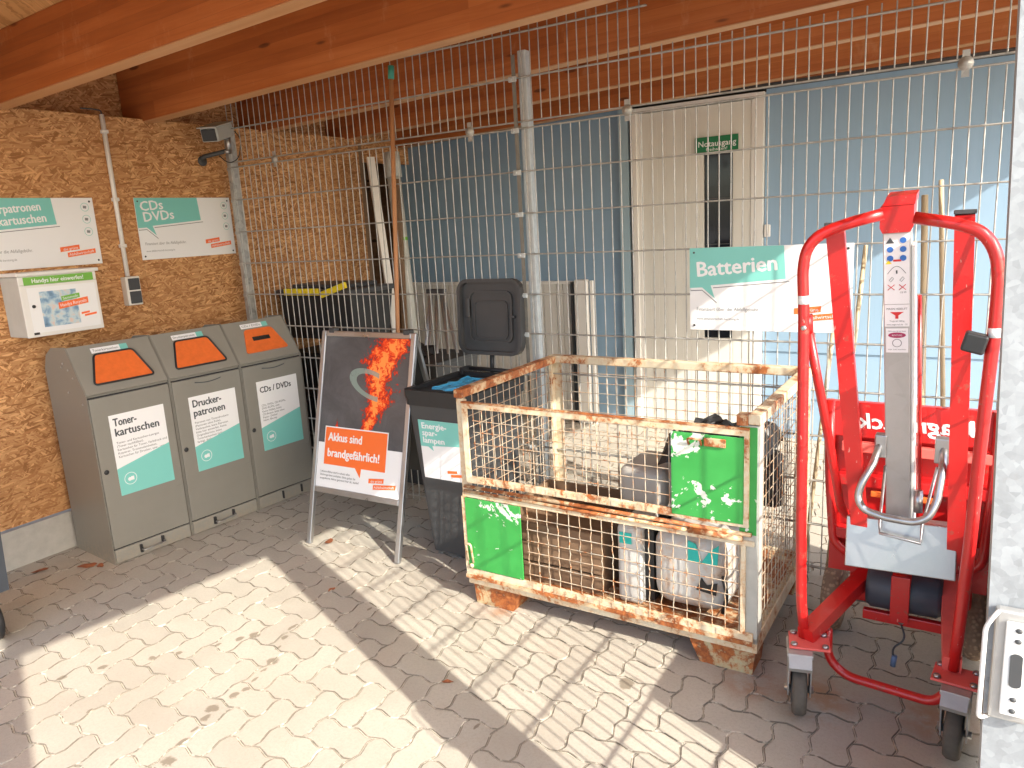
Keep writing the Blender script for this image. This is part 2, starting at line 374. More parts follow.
def mat_fire():
    # printed poster picture: dark ground with a flame column; object coords x 0..1, z up (metres on the board)
    m=MT('poster_fire',.25); co=m.coord()
    X,Y,Z=m.xyz(co)
    n1=m.noise(co,7,6,.75,1.2); n2=m.noise(m.coord(loc=(2,0,5)),26,5,.8,.8); n3=m.noise(m.coord(loc=(5,0,1)),3,3)
    # flame centre line runs from the lower left to the upper right
    cx=(Z-.60)*.42+.31
    cx=cx+(Z*11.).sin()*.035
    w=(Z-.52)*.20+.014
    d=((X-cx).abs())/w.mx(.012)
    fl=S.__add__(d*-.8,1.15)+(n1-.5)*2.9+(n2-.5)*2.6
    fl=fl*((Z).sm(.50,.60))
    # small second flame at the left
    d2=((X-.155).abs())/.03; h2=((Z-.60).abs())/.10
    f2=S.__add__((d2+h2)*-1.,1.15)+(n2-.5)*1.2+(n1-.5)*.6
    f=fl.mx(f2)
    spark=n2.gt(.70)*(S.__add__(((X-.45).abs())*-3.,1.)).mx(0.)*.5
    f=f.mx(spark)
    bg=m.ramp(n3*.6+n1*.4,[(.3,(.045,.048,.055)),(.6,(.10,.105,.115)),(.8,(.16,.17,.18))])
    c=m.ramp(f*(n2*.9+.5),[(.22,(.0,.0,.0)),(.40,(.35,.02,.01)),(.62,(.75,.04,.012)),(.9,(.88,.10,.02)),(1.,(1.,.30,.07))])
    c=m.mix(f.sm(.18,.5),bg,c)
    # pale ring
    ex=(X-.375)/.155; ez=(Z-.885+(X-.35)*.25)/.075
    rr=(ex.pw(2.)+ez.pw(2.)).sqrt()
    ring=(rr-.85).abs().lt(.16)*(X.lt(.42))*n2.gt(.38)
    c=m.mix(ring*.8,c,(.24,.33,.30)); 
    m.col(c); return m.m
FIRE=mat_fire()
# ------------------------------------------------------------------ setting
gb=MB(); gb.add([(-60,-60,-.03),(60,-60,-.03),(60,60,-.03),(-60,60,-.03)],[(0,1,2,3)]); st(gb.build('ground',plain('yard_paving',(.37,.34,.30),.9,0,.15,6)))
sb=MB(); sb.box(-1.2,6.2,-5.2,3.0,-.025,-.0038); st(sb.build('sand_bed',SAND))
def paving():
    a=.1125; ox=3.412;oy=-1.148
    def d(t):
        t=t%1; tr=(4*t if t<.25 else (2-4*t if t<.75 else 4*t-4)); return .0098*max(-.86,min(.86,tr))
    def edge(p,q):
        (x0,y0),(x1,y1)=p,q; out=[]
        fwd=(x1>x0) or (y1>y0)
        for t in (0,.1,.25,.4,.5,.6,.75,.9):
            tt=t if fwd else 1-t
            if y0==y1: out.append((x0+(x1-x0)*t,y0+(d(tt))/a))
            else: out.append((x0+(d(tt))/a,y0+(y1-y0)*t))
        return out
    V=[];Fc=[]
    i0,i1=int((-.9-ox)/a),int((6.0-ox)/a); j0,j1=int((-4.9-oy)/a),int((2.75-oy)/a)
    rr=random.Random(3)
    for i in range(i0,i1):
        for j in range(j0,j1):
            k=(i-j)%4
            if k==0: c=[(i,j),(i+1,j),(i+2,j),(i+2,j+1),(i+1,j+1),(i,j+1)]
            elif k==3: c=[(i,j),(i+1,j),(i+1,j+1),(i+1,j+2),(i,j+2),(i,j+1)]
            else: continue
            P=[]
            for m_ in range(6): P+=edge(c[m_],c[(m_+1)%6])
            P=[Vector((ox+x*a,oy+y*a)) for x,y in P]; n=len(P)
            nor=[]
            for m_ in range(n):
                t=(P[(m_+1)%n]-P[m_-1]).normalized(); nor.append(Vector((-t.y,t.x)))
            dz=rr.uniform(-.0007,.0007); tx,ty=rr.uniform(-.006,.006),rr.uniform(-.006,.006); cx=sum((p for p in P),Vector((0,0)))/n
            jx,jy=rr.uniform(-.0006,.0006),rr.uniform(-.0006,.0006)
            b=len(V); jw=rr.uniform(0,.0006)
            for off,z in ((.0013+jw,-.007),(.0019+jw,-.0012),(.0045+jw,0)):
                for p,q in zip(P,nor):
                    w=p+q*off; V.append((w.x+jx,w.y+jy,z+dz+(w.x-cx.x)*tx+(w.y-cx.y)*ty))
            for L in range(2):
                for m_ in range(n): Fc.append((b+L*n+m_,b+L*n+(m_+1)%n,b+(L+1)*n+(m_+1)%n,b+(L+1)*n+m_))
            Fc.append(tuple(b+2*n+m_ for m_ in range(n)))
    me=bpy.data.meshes.new('paving'); me.from_pydata(V,[],Fc); me.materials.append(PAV); me.polygons.foreach_set('use_smooth',[False]*len(me.polygons))
    o=bpy.data.objects.new('paving',me); C.objects.link(o); st(o)
paving()
SL=.036; ZB=2.338
def zb(x): return ZB+SL*x
def roofx(y): return 4.75+.155*(y+1.9)
# OSB wall (thing) ------------------------------------------------------------
WX=-.13
w=thing('board_wall','tall wall of orange strand board on a low concrete plinth behind the grey bins','wall',(WX,-1.8,0))
ys=[-4.6,-3.06,-1.81,-.595,.655,1.34]
for a,b in zip(ys[:-1],ys[1:]):
    mb=MB(relF(w)); mb.box(WX-.03,WX,a+.0012,b-.0012,.215,2.348)
    mb.build('board',OSB,w)
MB(relF(w)).box(WX-.06,WX+.015,-4.6,1.34,-.02,.205).build('plinth',CONC,w)
MB(relF(w)).box(WX-.25,WX-.2,-4.6,2.4,2.2,2.72).build('upper_board',OSB,w)
MB(relF(w)).box(WX-.2,WX-.031,-4.6,1.34,2.30,2.346).build('wall_plate',BEAME,w)
# roof -----------------------------------------------------------------------
rf=thing('timber_roof','orange timber roof of deep beams under strand board over the yard','roof',(0,0,2.33))
F=relF(rf)
for i,y0 in enumerate((-2.95,-2.12,-1.29,-.466,.38,1.2,2.0)):
    th=.092
    x0=-.32; x1=roofx(y0)-.03
    mb=MB(F); mb.add([(x0,y0,zb(x0)+.004),(x1,y0,zb(x1)+.004),(x1,y0+th,zb(x1)+.004),(x0,y0+th,zb(x0)+.004),(x0,y0,zb(x0)+.31),(x1,y0,zb(x1)+.31),(x1,y0+th,zb(x1)+.31),(x0,y0+th,zb(x0)+.31)],
        [(0,3,2,1),(4,5,6,7),(0,1,5,4),(1,2,6,5),(2,3,7,6),(3,0,4,7)])
    mb.build('beam',BEAM,rf)
    mb=MB(F); mb.add([(x0,y0+.004,zb(x0)),(x1,y0+.004,zb(x1)),(x1,y0+th-.004,zb(x1)),(x0,y0+th-.004,zb(x0)),(x0,y0+.004,zb(x0)+.003),(x1,y0+.004,zb(x1)+.003),(x1,y0+th-.004,zb(x1)+.003),(x0,y0+th-.004,zb(x0)+.003)],
        [(0,3,2,1),(4,5,6,7),(0,1,5,4),(1,2,6,5),(2,3,7,6),(3,0,4,7)])
    mb.build('pale_underside',BEAME,rf)  # pale strip along the underside of the beam
mb=MB(F); Y0,Y1=-3.6,2.6
for z in (.312,.34):
    pass
mb.add([(-1.1,Y0,zb(-1.1)+.312),(roofx(Y0),Y0,zb(roofx(Y0))+.312),(roofx(Y1),Y1,zb(roofx(Y1))+.312),(-1.1,Y1,zb(-1.1)+.312),
 (-1.1,Y0,zb(-1.1)+.345),(roofx(Y0),Y0,zb(roofx(Y0))+.345),(roofx(Y1),Y1,zb(roofx(Y1))+.345),(-1.1,Y1,zb(-1.1)+.345)],[(0,3,2,1),(4,5,6,7),(0,1,5,4),(1,2,6,5),(2,3,7,6),(3,0,4,7)])
mb.build('ceiling_board',OSBC,rf)
mb=MB(F); mb.add([(roofx(Y0)-.025,Y0,2.50),(roofx(Y0),Y0,2.50),(roofx(Y1),Y1,2.50),(roofx(Y1)-.025,Y1,2.50),(roofx(Y0)-.025,Y0,2.95),(roofx(Y0),Y0,2.95),(roofx(Y1),Y1,2.95),(roofx(Y1)-.025,Y1,2.95)],[(0,3,2,1),(4,5,6,7),(0,1,5,4),(1,2,6,5),(2,3,7,6),(3,0,4,7)])
mb.build('fascia',BEAM,rf)
# blue wall behind --------------------------------------------------------------
D=2.2
bw=thing('blue_wall','pale blue clad wall beyond the wire fence, with a light trim beside the door','wall',(1.0,D,0))
F=relF(bw)
js=[0,.25,.611,.969,1.31,1.681,2.415]
def clad(x0,x1,yo=0,joints=js):
    mb=MB(F)
    for a,b in zip(joints[:-1],joints[1:]):
        mb.add([(x0,D-.012+yo,a+.002),(x1,D-.012+yo,a+.002),(x1,D+.0+yo,b+.02),(x0,D+.0+yo,b+.02),(x0,D+.05,a),(x1,D+.05,a),(x1,D+.05,b),(x0,D+.05,b)],[(0,1,2,3),(4,7,6,5),(0,4,5,1),(2,6,7,3),(0,3,7,4),(1,5,6,2)])
    return mb
clad(-.49,1.72).build('cladding',BLUEW,bw)
clad(2.79,8.5,0,[0,.30,.634,2.415]).build('cladding',BLUEW,bw)
MB(F).box(-.53,-.485,D-.04,D+.05,0,2.415).build('corner_trim',BLUET,bw)
MB(F).box(1.722,1.80,D-.045,D+.05,0,2.415).build('trim',BLUET,bw)
MB(F).box(1.803,1.832,D-.02,D+.05,0,2.415).build('dark_gap',DGREY,bw)
MB(F).box(-.53,8.5,D-.03,D+.05,2.417,2.45).build('top_flashing',DGREY,bw)
MB(F).box(-.6,8.5,D-.05,D+.05,2.452,2.88).build('timber_header',BEAM,bw)
MB(F).box(-1.2,8.5,D+.06,D+.10,0,2.9).build('backing_board',WOODD,bw)
MB(F).box(-1.0,-.95,1.345,D+.05,0,2.65).build('light_stop_board',WOODD,bw)  # boards added to stop light leaking in left of the blue wall
MB(F).box(-1.0,WX-.21,1.345,1.38,0,2.65).build('light_stop_board',WOODD,bw)
MB(F).box(WX-.21,WX-.005,1.345,1.38,0,2.32).build('light_stop_board',WOODD,bw)
dr=thing('emergency_exit_door','cream emergency exit door with narrow dark window and green sign','door',(1.85,D,0))
F=relF(dr)
mb=MB(F); x=1.90
while x<2.36-.001 or x<2.70:
    nx=min(x+.062,2.70)
    if not(nx>2.37 and x<2.575): mb.box(x+.0015,nx-.0015,D-.03,D+.0,.02,2.36)
    x=nx
mb.box(2.335,2.372,D-.0285,D,.02,2.36); mb.box(2.575,2.612,D-.0285,D,.02,2.36)
mb.box(2.372,2.575,D-.029,D,2.03,2.36); mb.box(2.372,2.575,D-.029,D,.02,.72)
mb.box(1.90,2.372,D-.0275,D+.005,.0201,2.358); mb.box(2.575,2.70,D-.0275,D+.005,.0201,2.358)
mb.build('door_leaf',DOORM,dr)
mb=MB(F); mb.box(1.834,1.868,D-.055,D+.02,0,2.40); mb.box(2.735,2.785,D-.04,D+.02,0,2.40); mb.box(1.868,2.735,D-.05,D+.02,2.365,2.40); mb.box(1.868,1.896,D-.04,D+.02,0,2.362);mb.box(2.703,2.733,D-.035,D+.02,0,2.362)
mb.build('door_frame',WHITEP,dr)
wn=MB(F).box(2.374,2.573,D-.015,D-.005,.722,2.028).build('window',DARKG,dr)
mb=MB(F); mb.box(2.468,2.478,D-.022,D-.016,.722,2.028)
for z in (1.05,1.4,1.72): mb.box(2.374,2.573,D-.0215,D-.016,z,z+.006)
mb.build('glazing_bar',DGREY,dr)
MB(F).box(2.311,2.616,D-.045,D-.040,2.04,2.148).build('sign_plate',GRS,dr)
text(dr,[('Notausgang',.482,2.082,.055,.012,.27),('freihalten!',.54,2.052,.03,.0,.15)],WHITE,-.0462)
mb=MB(F); mb.box(2.66,2.685,D-.045,D-.03,1.0,1.16); mb.tube([(2.672,D-.045,1.08),(2.672,D-.085,1.08),(2.57,D-.085,1.08)],.009,8); mb.build('handle',ALU,dr)
o=MB().box(2.793,2.835,D-.035,D-.012,1.44,1.525,.006).build('wall_switch',WHITEP); tag(o,'small white plastic box on the blue wall right of the door','switch')
# fence ------------------------------------------------------------------------
zg=2.0747;gap=.0315;H0=zg+gap;H1=H0+.2;H2=H0+.4
fe=thing('wire_mesh_fence','galvanised double rod mesh fence closing the yard, up to the beams','fence',(2.2,0,0))
F=relF(fe)
mb=MB(F)
xs=[.035+.05*k for k in range(83)]
for x in xs:
    jx=R.uniform(-.0012,.0012)
    mb.tube([(x+jx,0,.04),(x+R.uniform(-.002,.002),0,zg+.004)],.003,5,False)
for k in range(11):
    z=zg-.2*k
    for y in (-.006,.006): mb.tube([(.02,y,z),(4.19,y,z)],.0036,5,False)
mb.build('lower_mesh_panel',GALV,fe)
mb=MB(F)
for x in xs:
    mb.tube([(x,0,H0-.004),(x+R.uniform(-.002,.002),0,(H2 if x<2.82 else H1)+.035)],.003,5,False)
for z,x1 in ((H0,4.19),(H1,4.19),(H2,2.82)):
    for y in (-.006,.006): mb.tube([(.02,y,z),(x1,y,z)],.0036,5,False)
mb.build('upper_mesh_panel',GALV,fe)
mb=MB(F); mb.box(-.035,.0,.01,.07,0,2.33,.003); mb.build('post',GALV,fe)
mb=MB(F); mb.box(2.16,2.205,.012,.062,0,2.43,.003); mb.build('post',POSTM,fe)
mb=MB(F); mb.box(4.185,4.245,.012,.072,0,2.45,.003); mb.build('post',POSTM,fe)
MB(F).box(2.155,2.21,-.004,.011,0,2.43).v
mb=MB(F); mb.box(2.138,2.158,-.012,-.008,0.02,2.41); mb.build('clamp_strip',mat_galv('dull_zinc',(.20,.19,.165),.6,.3),fe)
for z in (.07,.47,.87,1.07,1.27,1.47,1.67,1.87,H0-.04,H1-.005):
    mb=MB(F); mb.box(2.122,2.165,-.022,-.010,z-.012,z+.012,.003); mb.lathe([(.002,-.026),(.007,-.026),(.007,-.02)],8,'y',(2.138,0,z)); mb.build('clamp',POSTM,fe)
    mb=MB(F); mb.box(-.004,.03,-.02,-.010,z-.01,z+.01,.003); mb.build('clamp',GALV,fe)
for x in (.434,1.874,2.726,4.013):
    mb=MB(F); mb.lathe([(.002,-.022),(.012,-.022),(.014,-.016),(.024,-.014),(.026,-.008),(.002,-.008)],12,'y',(x,0,zg+.016)); mb.box(x-.012,x+.012,-.0125,-.009,zg-.03,H0+.03)
    mb.build('mesh_connector',GALV,fe)
# side fence on the right with the gate post in front
sf=thing('side_mesh_fence','mesh fence running forward from the right end of the back fence','fence',(4.22,-1.1,0))
F=relF(sf)
mb=MB(F); 
for k in range(42): mb.tube([(4.215,-2.02+.05*k,.03),(4.215,-2.02+.05*k,2.33)],.0032,5,False)
for k in range(-1,11):
    z=zg-.2*k
    for x in (4.211,4.219): mb.tube([(x,-2.04,z),(x,.0,z)],.003,5,False)
mb.build('mesh_panel',GALV,sf)
MB(F).box(4.235,4.24,-1.52,.0,.03,.70).build('shade_sheet',GATEM,sf)  # unseen solid sheet, added to shade the ground around the trolley
MB(F).box(4.20,4.25,-2.02,.0,2.33,2.40).build('top_rail',POSTM,sf)
gp=thing('gate_post','wide galvanised gate post with a lock keep at the right edge','post',(4.14,-2.2,0))
F=relF(gp)
gx=4.128
mb=MB(F); mb.add([],[]); 
PO=[(4.156,-2.2),(4.33,-2.2),(4.33,-2.04),(4.156,-2.04)]
# slightly leaning post: left edge follows the photograph
vs=[(4.176,-2.2,0),(4.345,-2.2,0),(4.345,-2.05,0),(4.176,-2.05,0),(4.118,-2.2,2.5),(4.30,-2.2,2.5),(4.30,-2.05,2.5),(4.118,-2.05,2.5)]
mb.add(vs,[(0,3,2,1),(4,5,6,7),(0,1,5,4),(1,2,6,5),(2,3,7,6),(3,0,4,7)]); mb.build('post_profile',GATEM,gp)
mb=MB(F@Matrix.Translation((4.152,-2.2,.1985))@Matrix.Diagonal((1,1,.82,1))); mb.box(.006,.058,-.016,-.001,.925,1.115,.004); mb.build('keep_housing',ALUB,gp)
mb=MB(F@Matrix.Translation((4.152,-2.2,.1985))@Matrix.Diagonal((1,1,.82,1))); mb.box(.018,.046,-.022,-.017,.94,1.10,.002); kp=mb.build('keep_plate',WHITEP,gp)
mb=MB(F@Matrix.Translation((4.152,-2.2,.1985))@Matrix.Diagonal((1,1,.82,1))); mb.prism([(.032+.007*math.cos(a),1.02+(.022 if math.sin(a)>0 else -.022)+.007*math.sin(a)) for a in [2*pi*k/16 for k in range(16)]],1,-.0235,-.0222)
mb.build('keep_slot',DGREY,kp)
for z in (.95,.97,1.07,1.088):
    MB(F@Matrix.Translation((4.152,-2.2,.1985))@Matrix.Diagonal((1,1,.82,1))).lathe([(.001,-.0245),(.0035,-.0240),(.004,-.0222)],10,'y',(.032,0,z)).build('screw',DGREY,kp)
mb=MB(F@Matrix.Translation((4.152,-2.2,.1985))@Matrix.Diagonal((1,1,.82,1))); mb.tube(fillet([(.012,-.004,1.11),(.004,-.03,1.11),(-.004,-.03,1.09),(-.004,-.03,.93),(.008,-.004,.92)],.01),.003,8); mb.build('guard_rail',WHITEP,gp)
ew=MB().box(4.33,4.38,-4.9,-3.50,0,2.45).build('entrance_wall',OSB); tag(ew,'strand board wall beside the entrance, out of view on the right','wall')
# ------------------------------------------------------------------ grey recycling bins
BROT=rad(85.0)
def logo(parent,u,v,s,y,F=None,l1='die grüne',l2='Abfallwirtschaft',txt=True):
    sl=.10
    a=[(u,v+.030*s),(u+.105*s,v+(.030+.0105)*s),(u+.105*s,v+(.055+.0105)*s),(u,v+.055*s)]
    b=[(u+.035*s,v),(u+.19*s,v+.0155*s),(u+.19*s,v+.0405*s),(u+.035*s,v+.025*s)]
    lg=MB(F); lg.prism(a,1,y-.0008,y).prism(b,1,y-.0016,y-.0009); o=lg.build('logo',ORP,parent)
    if txt:
        t=text(parent,[(l1,u+.016*s,v+.036*s,.02*s,.01,.08*s,sl),(l2,u+.042*s,v+.0065*s,.02*s,.01,.14*s,sl)],WHITE,y-.0019,F,'logo_lettering')
def big_bin(idx,loc,label,head,small,top,slot):
    Wd=.434
    t=thing('recycling_bin',label,'bin',loc,BROT,'grey metal recycling bins along the wall')
    # side profile: y back, z up
    prof=[(0,.0),(0,.905),(.15,1.145),(.31,1.135),(.385,1.095),(.425,1.02),(.43,.0)]
    mb=MB(); mb.prism([(y+ (0.012 if i in(0,1) else 0),z) for i,(y,z) in enumerate(prof)],0,.0,.002)
    mb=MB(); 
    pr=[(.014,.0),(.014,.895),(.155,1.128),(.31,1.12),(.378,1.083),(.417,1.01),(.425,.0)]
    mb.prism(pr,0,.004,Wd-.004); mb.build('body',BING,t)
    for x0 in (0,Wd-.004):
        q=MB(); q.prism(prof,0,x0,x0+.004); sp=q.build('side_panel',BING,t)
    if idx==0:
        q=MB()
        for (y,z) in ((.11,.99),(.15,1.03),(.20,1.06),(.05,.86),(.19,.91),(.22,1.04)): q.lathe([(.001,-.0035),(.005,-.003),(.006,.0)],8,'x',(0,y,z))
        q.build('rivet',ALU,t)
    # door
    MB().box(.0045,Wd-.0045,.0125,.0138,.002,.893).build('door_gap_shade',BLK,t)  # black plate standing in for the shade in the gaps around the door
    q=MB(); q.box(.008,Wd-.008,-.001,.012,.085,.886,.003); d=q.build('door',BING,t)
    q=MB(); q.box(.008,Wd-.008,.0,.012,.004,.078,.003); q.build('plinth_strip',BINL,t)
    q=MB(); q.lathe([(.002,-.006),(.010,-.006),(.013,-.002),(.013,.002)],14,'y',(.035,0,.50)); q.build('lock',BLK,d)
    if idx!=0:
        q=MB(); q.tube([(.14+.02*k,-.0015,.862-.010*math.sin(pi*k/8)) for k in range(9)],.003,6); q.build('grip_slot',INK,d)
    # foot bar
    if idx<2:
        MB().box(.135,.147,-.016,.002,.022,.065,.002).build('bar_bracket',BLK,t); MB().box(.255,.267,-.016,.002,.03,.07,.002).build('bar_bracket',BLK,t)
        q=MB(); q.tube(fillet([(.141,.0,.040),(.141,-.038,.040),(.261,-.038,.046),(.261,.0,.046)],.012),.0045,8); q.build('foot_bar',ALU,t)
    else:
        MB().box(.175,.185,-.010,.002,.02,.07,.002).build('bar_bracket',BLK,t); MB().box(.315,.325,-.010,.002,.02,.07,.002).build('bar_bracket',BLK,t)
    # slanted lid: frame u along x, v up the slope
    L=math.hypot(.15,.24); ang=math.atan2(.15,.24)
    Fs=Matrix.Translation((0,0,.905))@Matrix.Rotation(-ang,4,'X')
    q=MB(Fs); q.box(.005,Wd-.005,.0,.012,.004,L-.003,.003); l=q.build('slanted_lid',BINL,t)
    fl=[(.060,.050),(.374,.050),(.318,.218),(.118,.218)]
    if slot: fl=[(.075,.06),(.374,.06),(.315,.215),(.125,.215)]
    q=MB(Fs); P=[Vector((u,-.006,v)) for u,v in fl]; 
    rp=[]
    for i in range(4):
        p=P[i];a=(P[i-1]-p).normalized()*.02;b=(P[(i+1)%4]-p).normalized()*.02
        for k in range(5):
            s_=k/4; rp.append((p+a)*(1-s_)**2+p*2*s_*(1-s_)+(p+b)*s_*s_)
    if not slot: q.tube(rp,.0055,8,closed=True); q.build('rubber_seal',BLK,l)
    q=MB(Fs); q.prism([(p.x,p.z) for p in rp],1,-.006,-.0005); ff=q.build('deposit_flap',ORANGE,l)
    if slot:
        q=MB(Fs); q.box(.155,.275,-.0075,-.0062,.135,.162); q.build('disc_slot',BLK,ff)
    q=MB(Fs); q.box(.115,.30,-.0012,-.0002,.226,.256); q.build('name_strip',WHITE,l)
    q=MB(Fs); q.box(.262,.302,-.0022,-.0014,.2255,.2565); q.build('strip_corner',TEAL,l)
    text(l,[(top,.122,.235,.019,.01,.13)],INK,-.0016,Fs)
    # sticker
    u0,u1,v0,v1=.088,.380,.355,.785
    s_=poly(t,'sticker',rect(u0,u1,v0,v1),-.0012,WHITE)
    poly(s_,'teal_field',[(u0,v0),(u1,v0),(u1,v0+.215),(u0,v0+.145)],-.0016,TEAL)
    text(s_,head,INK,-.0022)
    lines=[(w_,u0+.018,v1-.155-i*.0185,.0175,.012,None) for i,w_ in enumerate(small)]
    text(s_,lines,INK,-.0022,None,'small_print')
    q=MB(); ringmb(q,.148,.435,.033,.003,-.0024); 
    q.prism(disc(.143,.432,.010,12),1,-.003,-.0022); q.prism(rect(.150,.166,.424,.444),1,-.003,-.0022); q.build('pictogram',WHITE,s_)
    return t
rd=Vector((math.cos(BROT),math.sin(BROT),0))
base=Vector((.361,-1.322,0))
sm1=['Toner- und Kartuschen-Leergut','(Toner nachfüllbar),','Kartuschen für Toner, Farbdruck und','Kopierer, Trommeleinheiten,','Kartuschen für Drucker, usw., uvm. :-)']
sm2=['Patronen von Tintendruckern','(Patronen ohne Folie),','Verbrauchte, leere Patronen','bitte hier einwerfen. Keine','Originalkartons, keine','Tonerkartuschen (schwarz,','farbig), danke.']
sm3=['CDs, DVDs, CD-ROMs,','DVD-ROMs, usw.','Keine Hüllen, keine','CD-Boxen, bitte ohne','Papier. Danke!','Nicht: Blu-ray']
u=.106
big_bin(0,base,'grey metal bin labelled Tonerkartuschen, nearest the mailbox','x' and [('Toner-',u,.725,.058,.03,.120,.0),('kartuschen',u,.672,.058,.03,.235,.0)],sm1,'Tonerkartuschen',False)
big_bin(1,base+rd*.4365,'middle grey metal bin labelled Druckerpatronen, with orange flap',[('Drucker-',u,.725,.058,.03,.178,.0),('patronen',u,.672,.058,.03,.195,.0)],sm2,'Druckerpatronen',False)
big_bin(2,base+rd*.873,'grey metal bin labelled CDs and DVDs, with a black slot in its orange flap',[('CDs / DVDs',u,.715,.050,.03,.225,.0)],sm3,'CDs / DVDs',True)
# ------------------------------------------------------------------ wall signs
def sign(loc,rz,label,lines,right=.43,circles=True,tw=None,clip=True):
    t=thing('information_sign',label,'sign',loc,rz,'white and teal information signs')
    MB().box(0,.665,-.004,.0,0,.36,.001).build('plate',WHITE,t)
    tl=[(.0005,.176),(.052,.178),(.118,.122),(.100,.188),(right+.012,.213),(right+.002,.3595),(.0005,.3595)]
    poly(t,'bubble_shadow',[(a+.003,b-.004) if b<.3 else (a+.003,b) for a,b in tl],-.0045,INKG,th=.0003)
    poly(t,'bubble_outline',[(a+.004,b-.0) if b<.3 else (a+.004,b) for a,b in tl],-.0050,WHITE,th=.0003)
    t2=[(.0005,.186),(.056,.188),(.112,.140),(.094,.197),(right,.222),(right-.010,.3595),(.0005,.3595)]
    poly(t,'speech_bubble',t2,-.0055,TEAL,th=.0005)
    text(t,lines,WHITE,-.0066)
    text(t,[('Finanziert über die Abfallgebühr.',.030,.085,.024,.008,.275),('www.abfallwirtschaft-beratung.de',.030,.045,.016,.006,.19)],INKG,-.0048,None,'small_print')
    logo(t,.445,.045,1.,-.0045)
    if circles:
        for v in (.31,.245,.178):
            q=MB(); ringmb(q,.615,v,.023,.0022,-.0046); q.build('symbol_ring',TEAL,t)
            q=MB(); q.prism([(.605,v-.006),(.622,v-.008),(.625,v+.006),(.607,v+.008)],1,-.005,-.0042); q.build('symbol',INKG,t)
    for a,b in ((.02,.34),(.645,.34),(.02,.02),(.645,.02)):
        MB().lathe([(.001,-.008),(.004,-.008),(.006,-.0045)],8,'y',(a,0,b)).build('screw',DGREY,t)
    return t
sign((WX+.003,-.603,1.54),rad(90),'white and teal sign reading CDs DVDs on the board wall',[('CDs',.030,.284,.078,.022,.150,.07),('DVDs',.040,.222,.078,.022,.205,.07)],.43)
sign((WX+.003,-1.512,1.54),rad(90),'white and teal printer cartridge sign cut off by the left edge, above the mailbox',[('Druckerpatronen',.022,.272,.062,.022,.36,.07),('Tonerkartuschen',.026,.212,.062,.022,.375,.07)],.45)
sign((3.008,-.011,1.119),0,'white and teal sign reading Batterien wired to the mesh fence',[('Batterien',.030,.236,.090,.025,.345,.07)],.41,False)
# ------------------------------------------------------------------ phone collection mailbox
mbx=thing('collection_mailbox','white wall mailbox for old phones with green strip and photo label','mailbox',(.05,-1.39,1.2),rad(90))
q=MB(); q.box(0,.388,0,.18,0,.305,.004); q.build('housing',PIPEG,mbx)
q=MB(); q.box(-.002,.39,-.008,0,-.0,.262,.003); q.build('front_door',WHITEP,mbx)
q=MB(); q.box(-.002,.39,-.006,0,.2635,.306,.002); q.build('flap',WHITEP,mbx)
q=MB(); q.box(-.012,.402,-.022,.185,.307,.325,.004); q.build('lid',WHITEP,mbx)
poly(mbx,'green_strip',rect(.022,.372,.262,.302),-.0085,GRP)
text(mbx,[('Handys hier einwerfen!',.06,.272,.030,.02,.26)],WHITE,-.0098)
poly(mbx,'printed_label',rect(.03,.375,.02,.248),-.0085,WHITE)
poly(mbx,'photo_print',rect(.085,.27,.045,.225),-.0095,PHOTO)
poly(mbx,'green_banner',[(.19,.168),(.285,.178),(.285,.202),(.19,.192)],-.0105,GRP)
poly(mbx,'orange_banner',[(.17,.128),(.325,.145),(.325,.178),(.17,.161)],-.0115,ORP)
text(mbx,[('Sammeln',.196,.174,.02,.012,.08,.1),('Handys Recyceln',.178,.138,.024,.015,.138,.1)],WHITE,-.0126,None,'banner_lettering')
logo(mbx,.28,.075,.42,-.0095,txt=False)
q=MB(); q.lathe([(.001,-.016),(.008,-.015),(.009,-.008)],12,'y',(.05,0,.155)); q.build('lock',BLK,mbx)
poly(mbx,'maker_plate',rect(.028,.055,.012,.024),-.0098,BLK)
# ------------------------------------------------------------------ conduit + switch box, camera
cn=thing('cable_conduit','white cable conduit running down the board wall between two signs','conduit',(WX,-.715,1.45))
F=relF(cn)
MB(F).tube([(WX+.014,-.718,1.455),(WX+.014,-.718,2.352)],.0125,10).build('pipe',PIPEW,cn)
MB(F).tube(fillet([(WX+.014,-.718,2.352),(WX+.014,-.718,2.372),(WX+.014,-.76,2.376),(WX+.01,-.83,2.375)],.015),.004,6).build('cable',DGREY,cn)
for z in (1.62,1.88,2.25): MB(F).box(WX,WX+.03,-.735,-.701,z,z+.02,.003).build('clip',PIPEW,cn)
sb_=thing('switch_box','small grey surface switch box with dark cover at the end of the conduit','switch',(WX,-.757,1.288),rad(90))
MB().box(0,.088,-.05,0,0,.165,.004).build('housing',PIPEW,sb_)
MB().box(.014,.082,-.054,-.0505,.088,.155,.003).build('cover',DGREY,sb_); MB().box(.014,.082,-.054,-.0505,.010,.080,.003).build('cover',DGREY,sb_)
cc=thing('security_camera','grey box security camera on a bracket, high at the corner of the board wall','camera',(WX,-.113,2.13))
F=relF(cc)
mb=MB(F); mb.lathe([(.001,0),(.03,0),(.032,.008),(.02,.012)],16,'x',(WX,-.10,2.125)); mb.tube([(WX+.01,-.105,2.125),(WX+.02,-.10,2.15),(WX+.16,-.03,2.175)],.014,8); mb.build('bracket_arm',DGREY,cc)
mb=MB(F); mb.tube([(WX+.17,-.02,2.16),(WX+.20,-.04,2.25)],.016,8); mb.lathe([(.001,-.012),(.022,-.01),(.022,.01),(.001,.012)],12,'z',(WX+.165,-.025,2.17)); mb.build('swivel',ALU,cc)
Fc=F@Matrix.Translation((.06,-.10,2.28))@Matrix.Rotation(rad(28),4,'Z')@Matrix.Rotation(rad(14),4,'X')@Matrix.Scale(1.15,4)
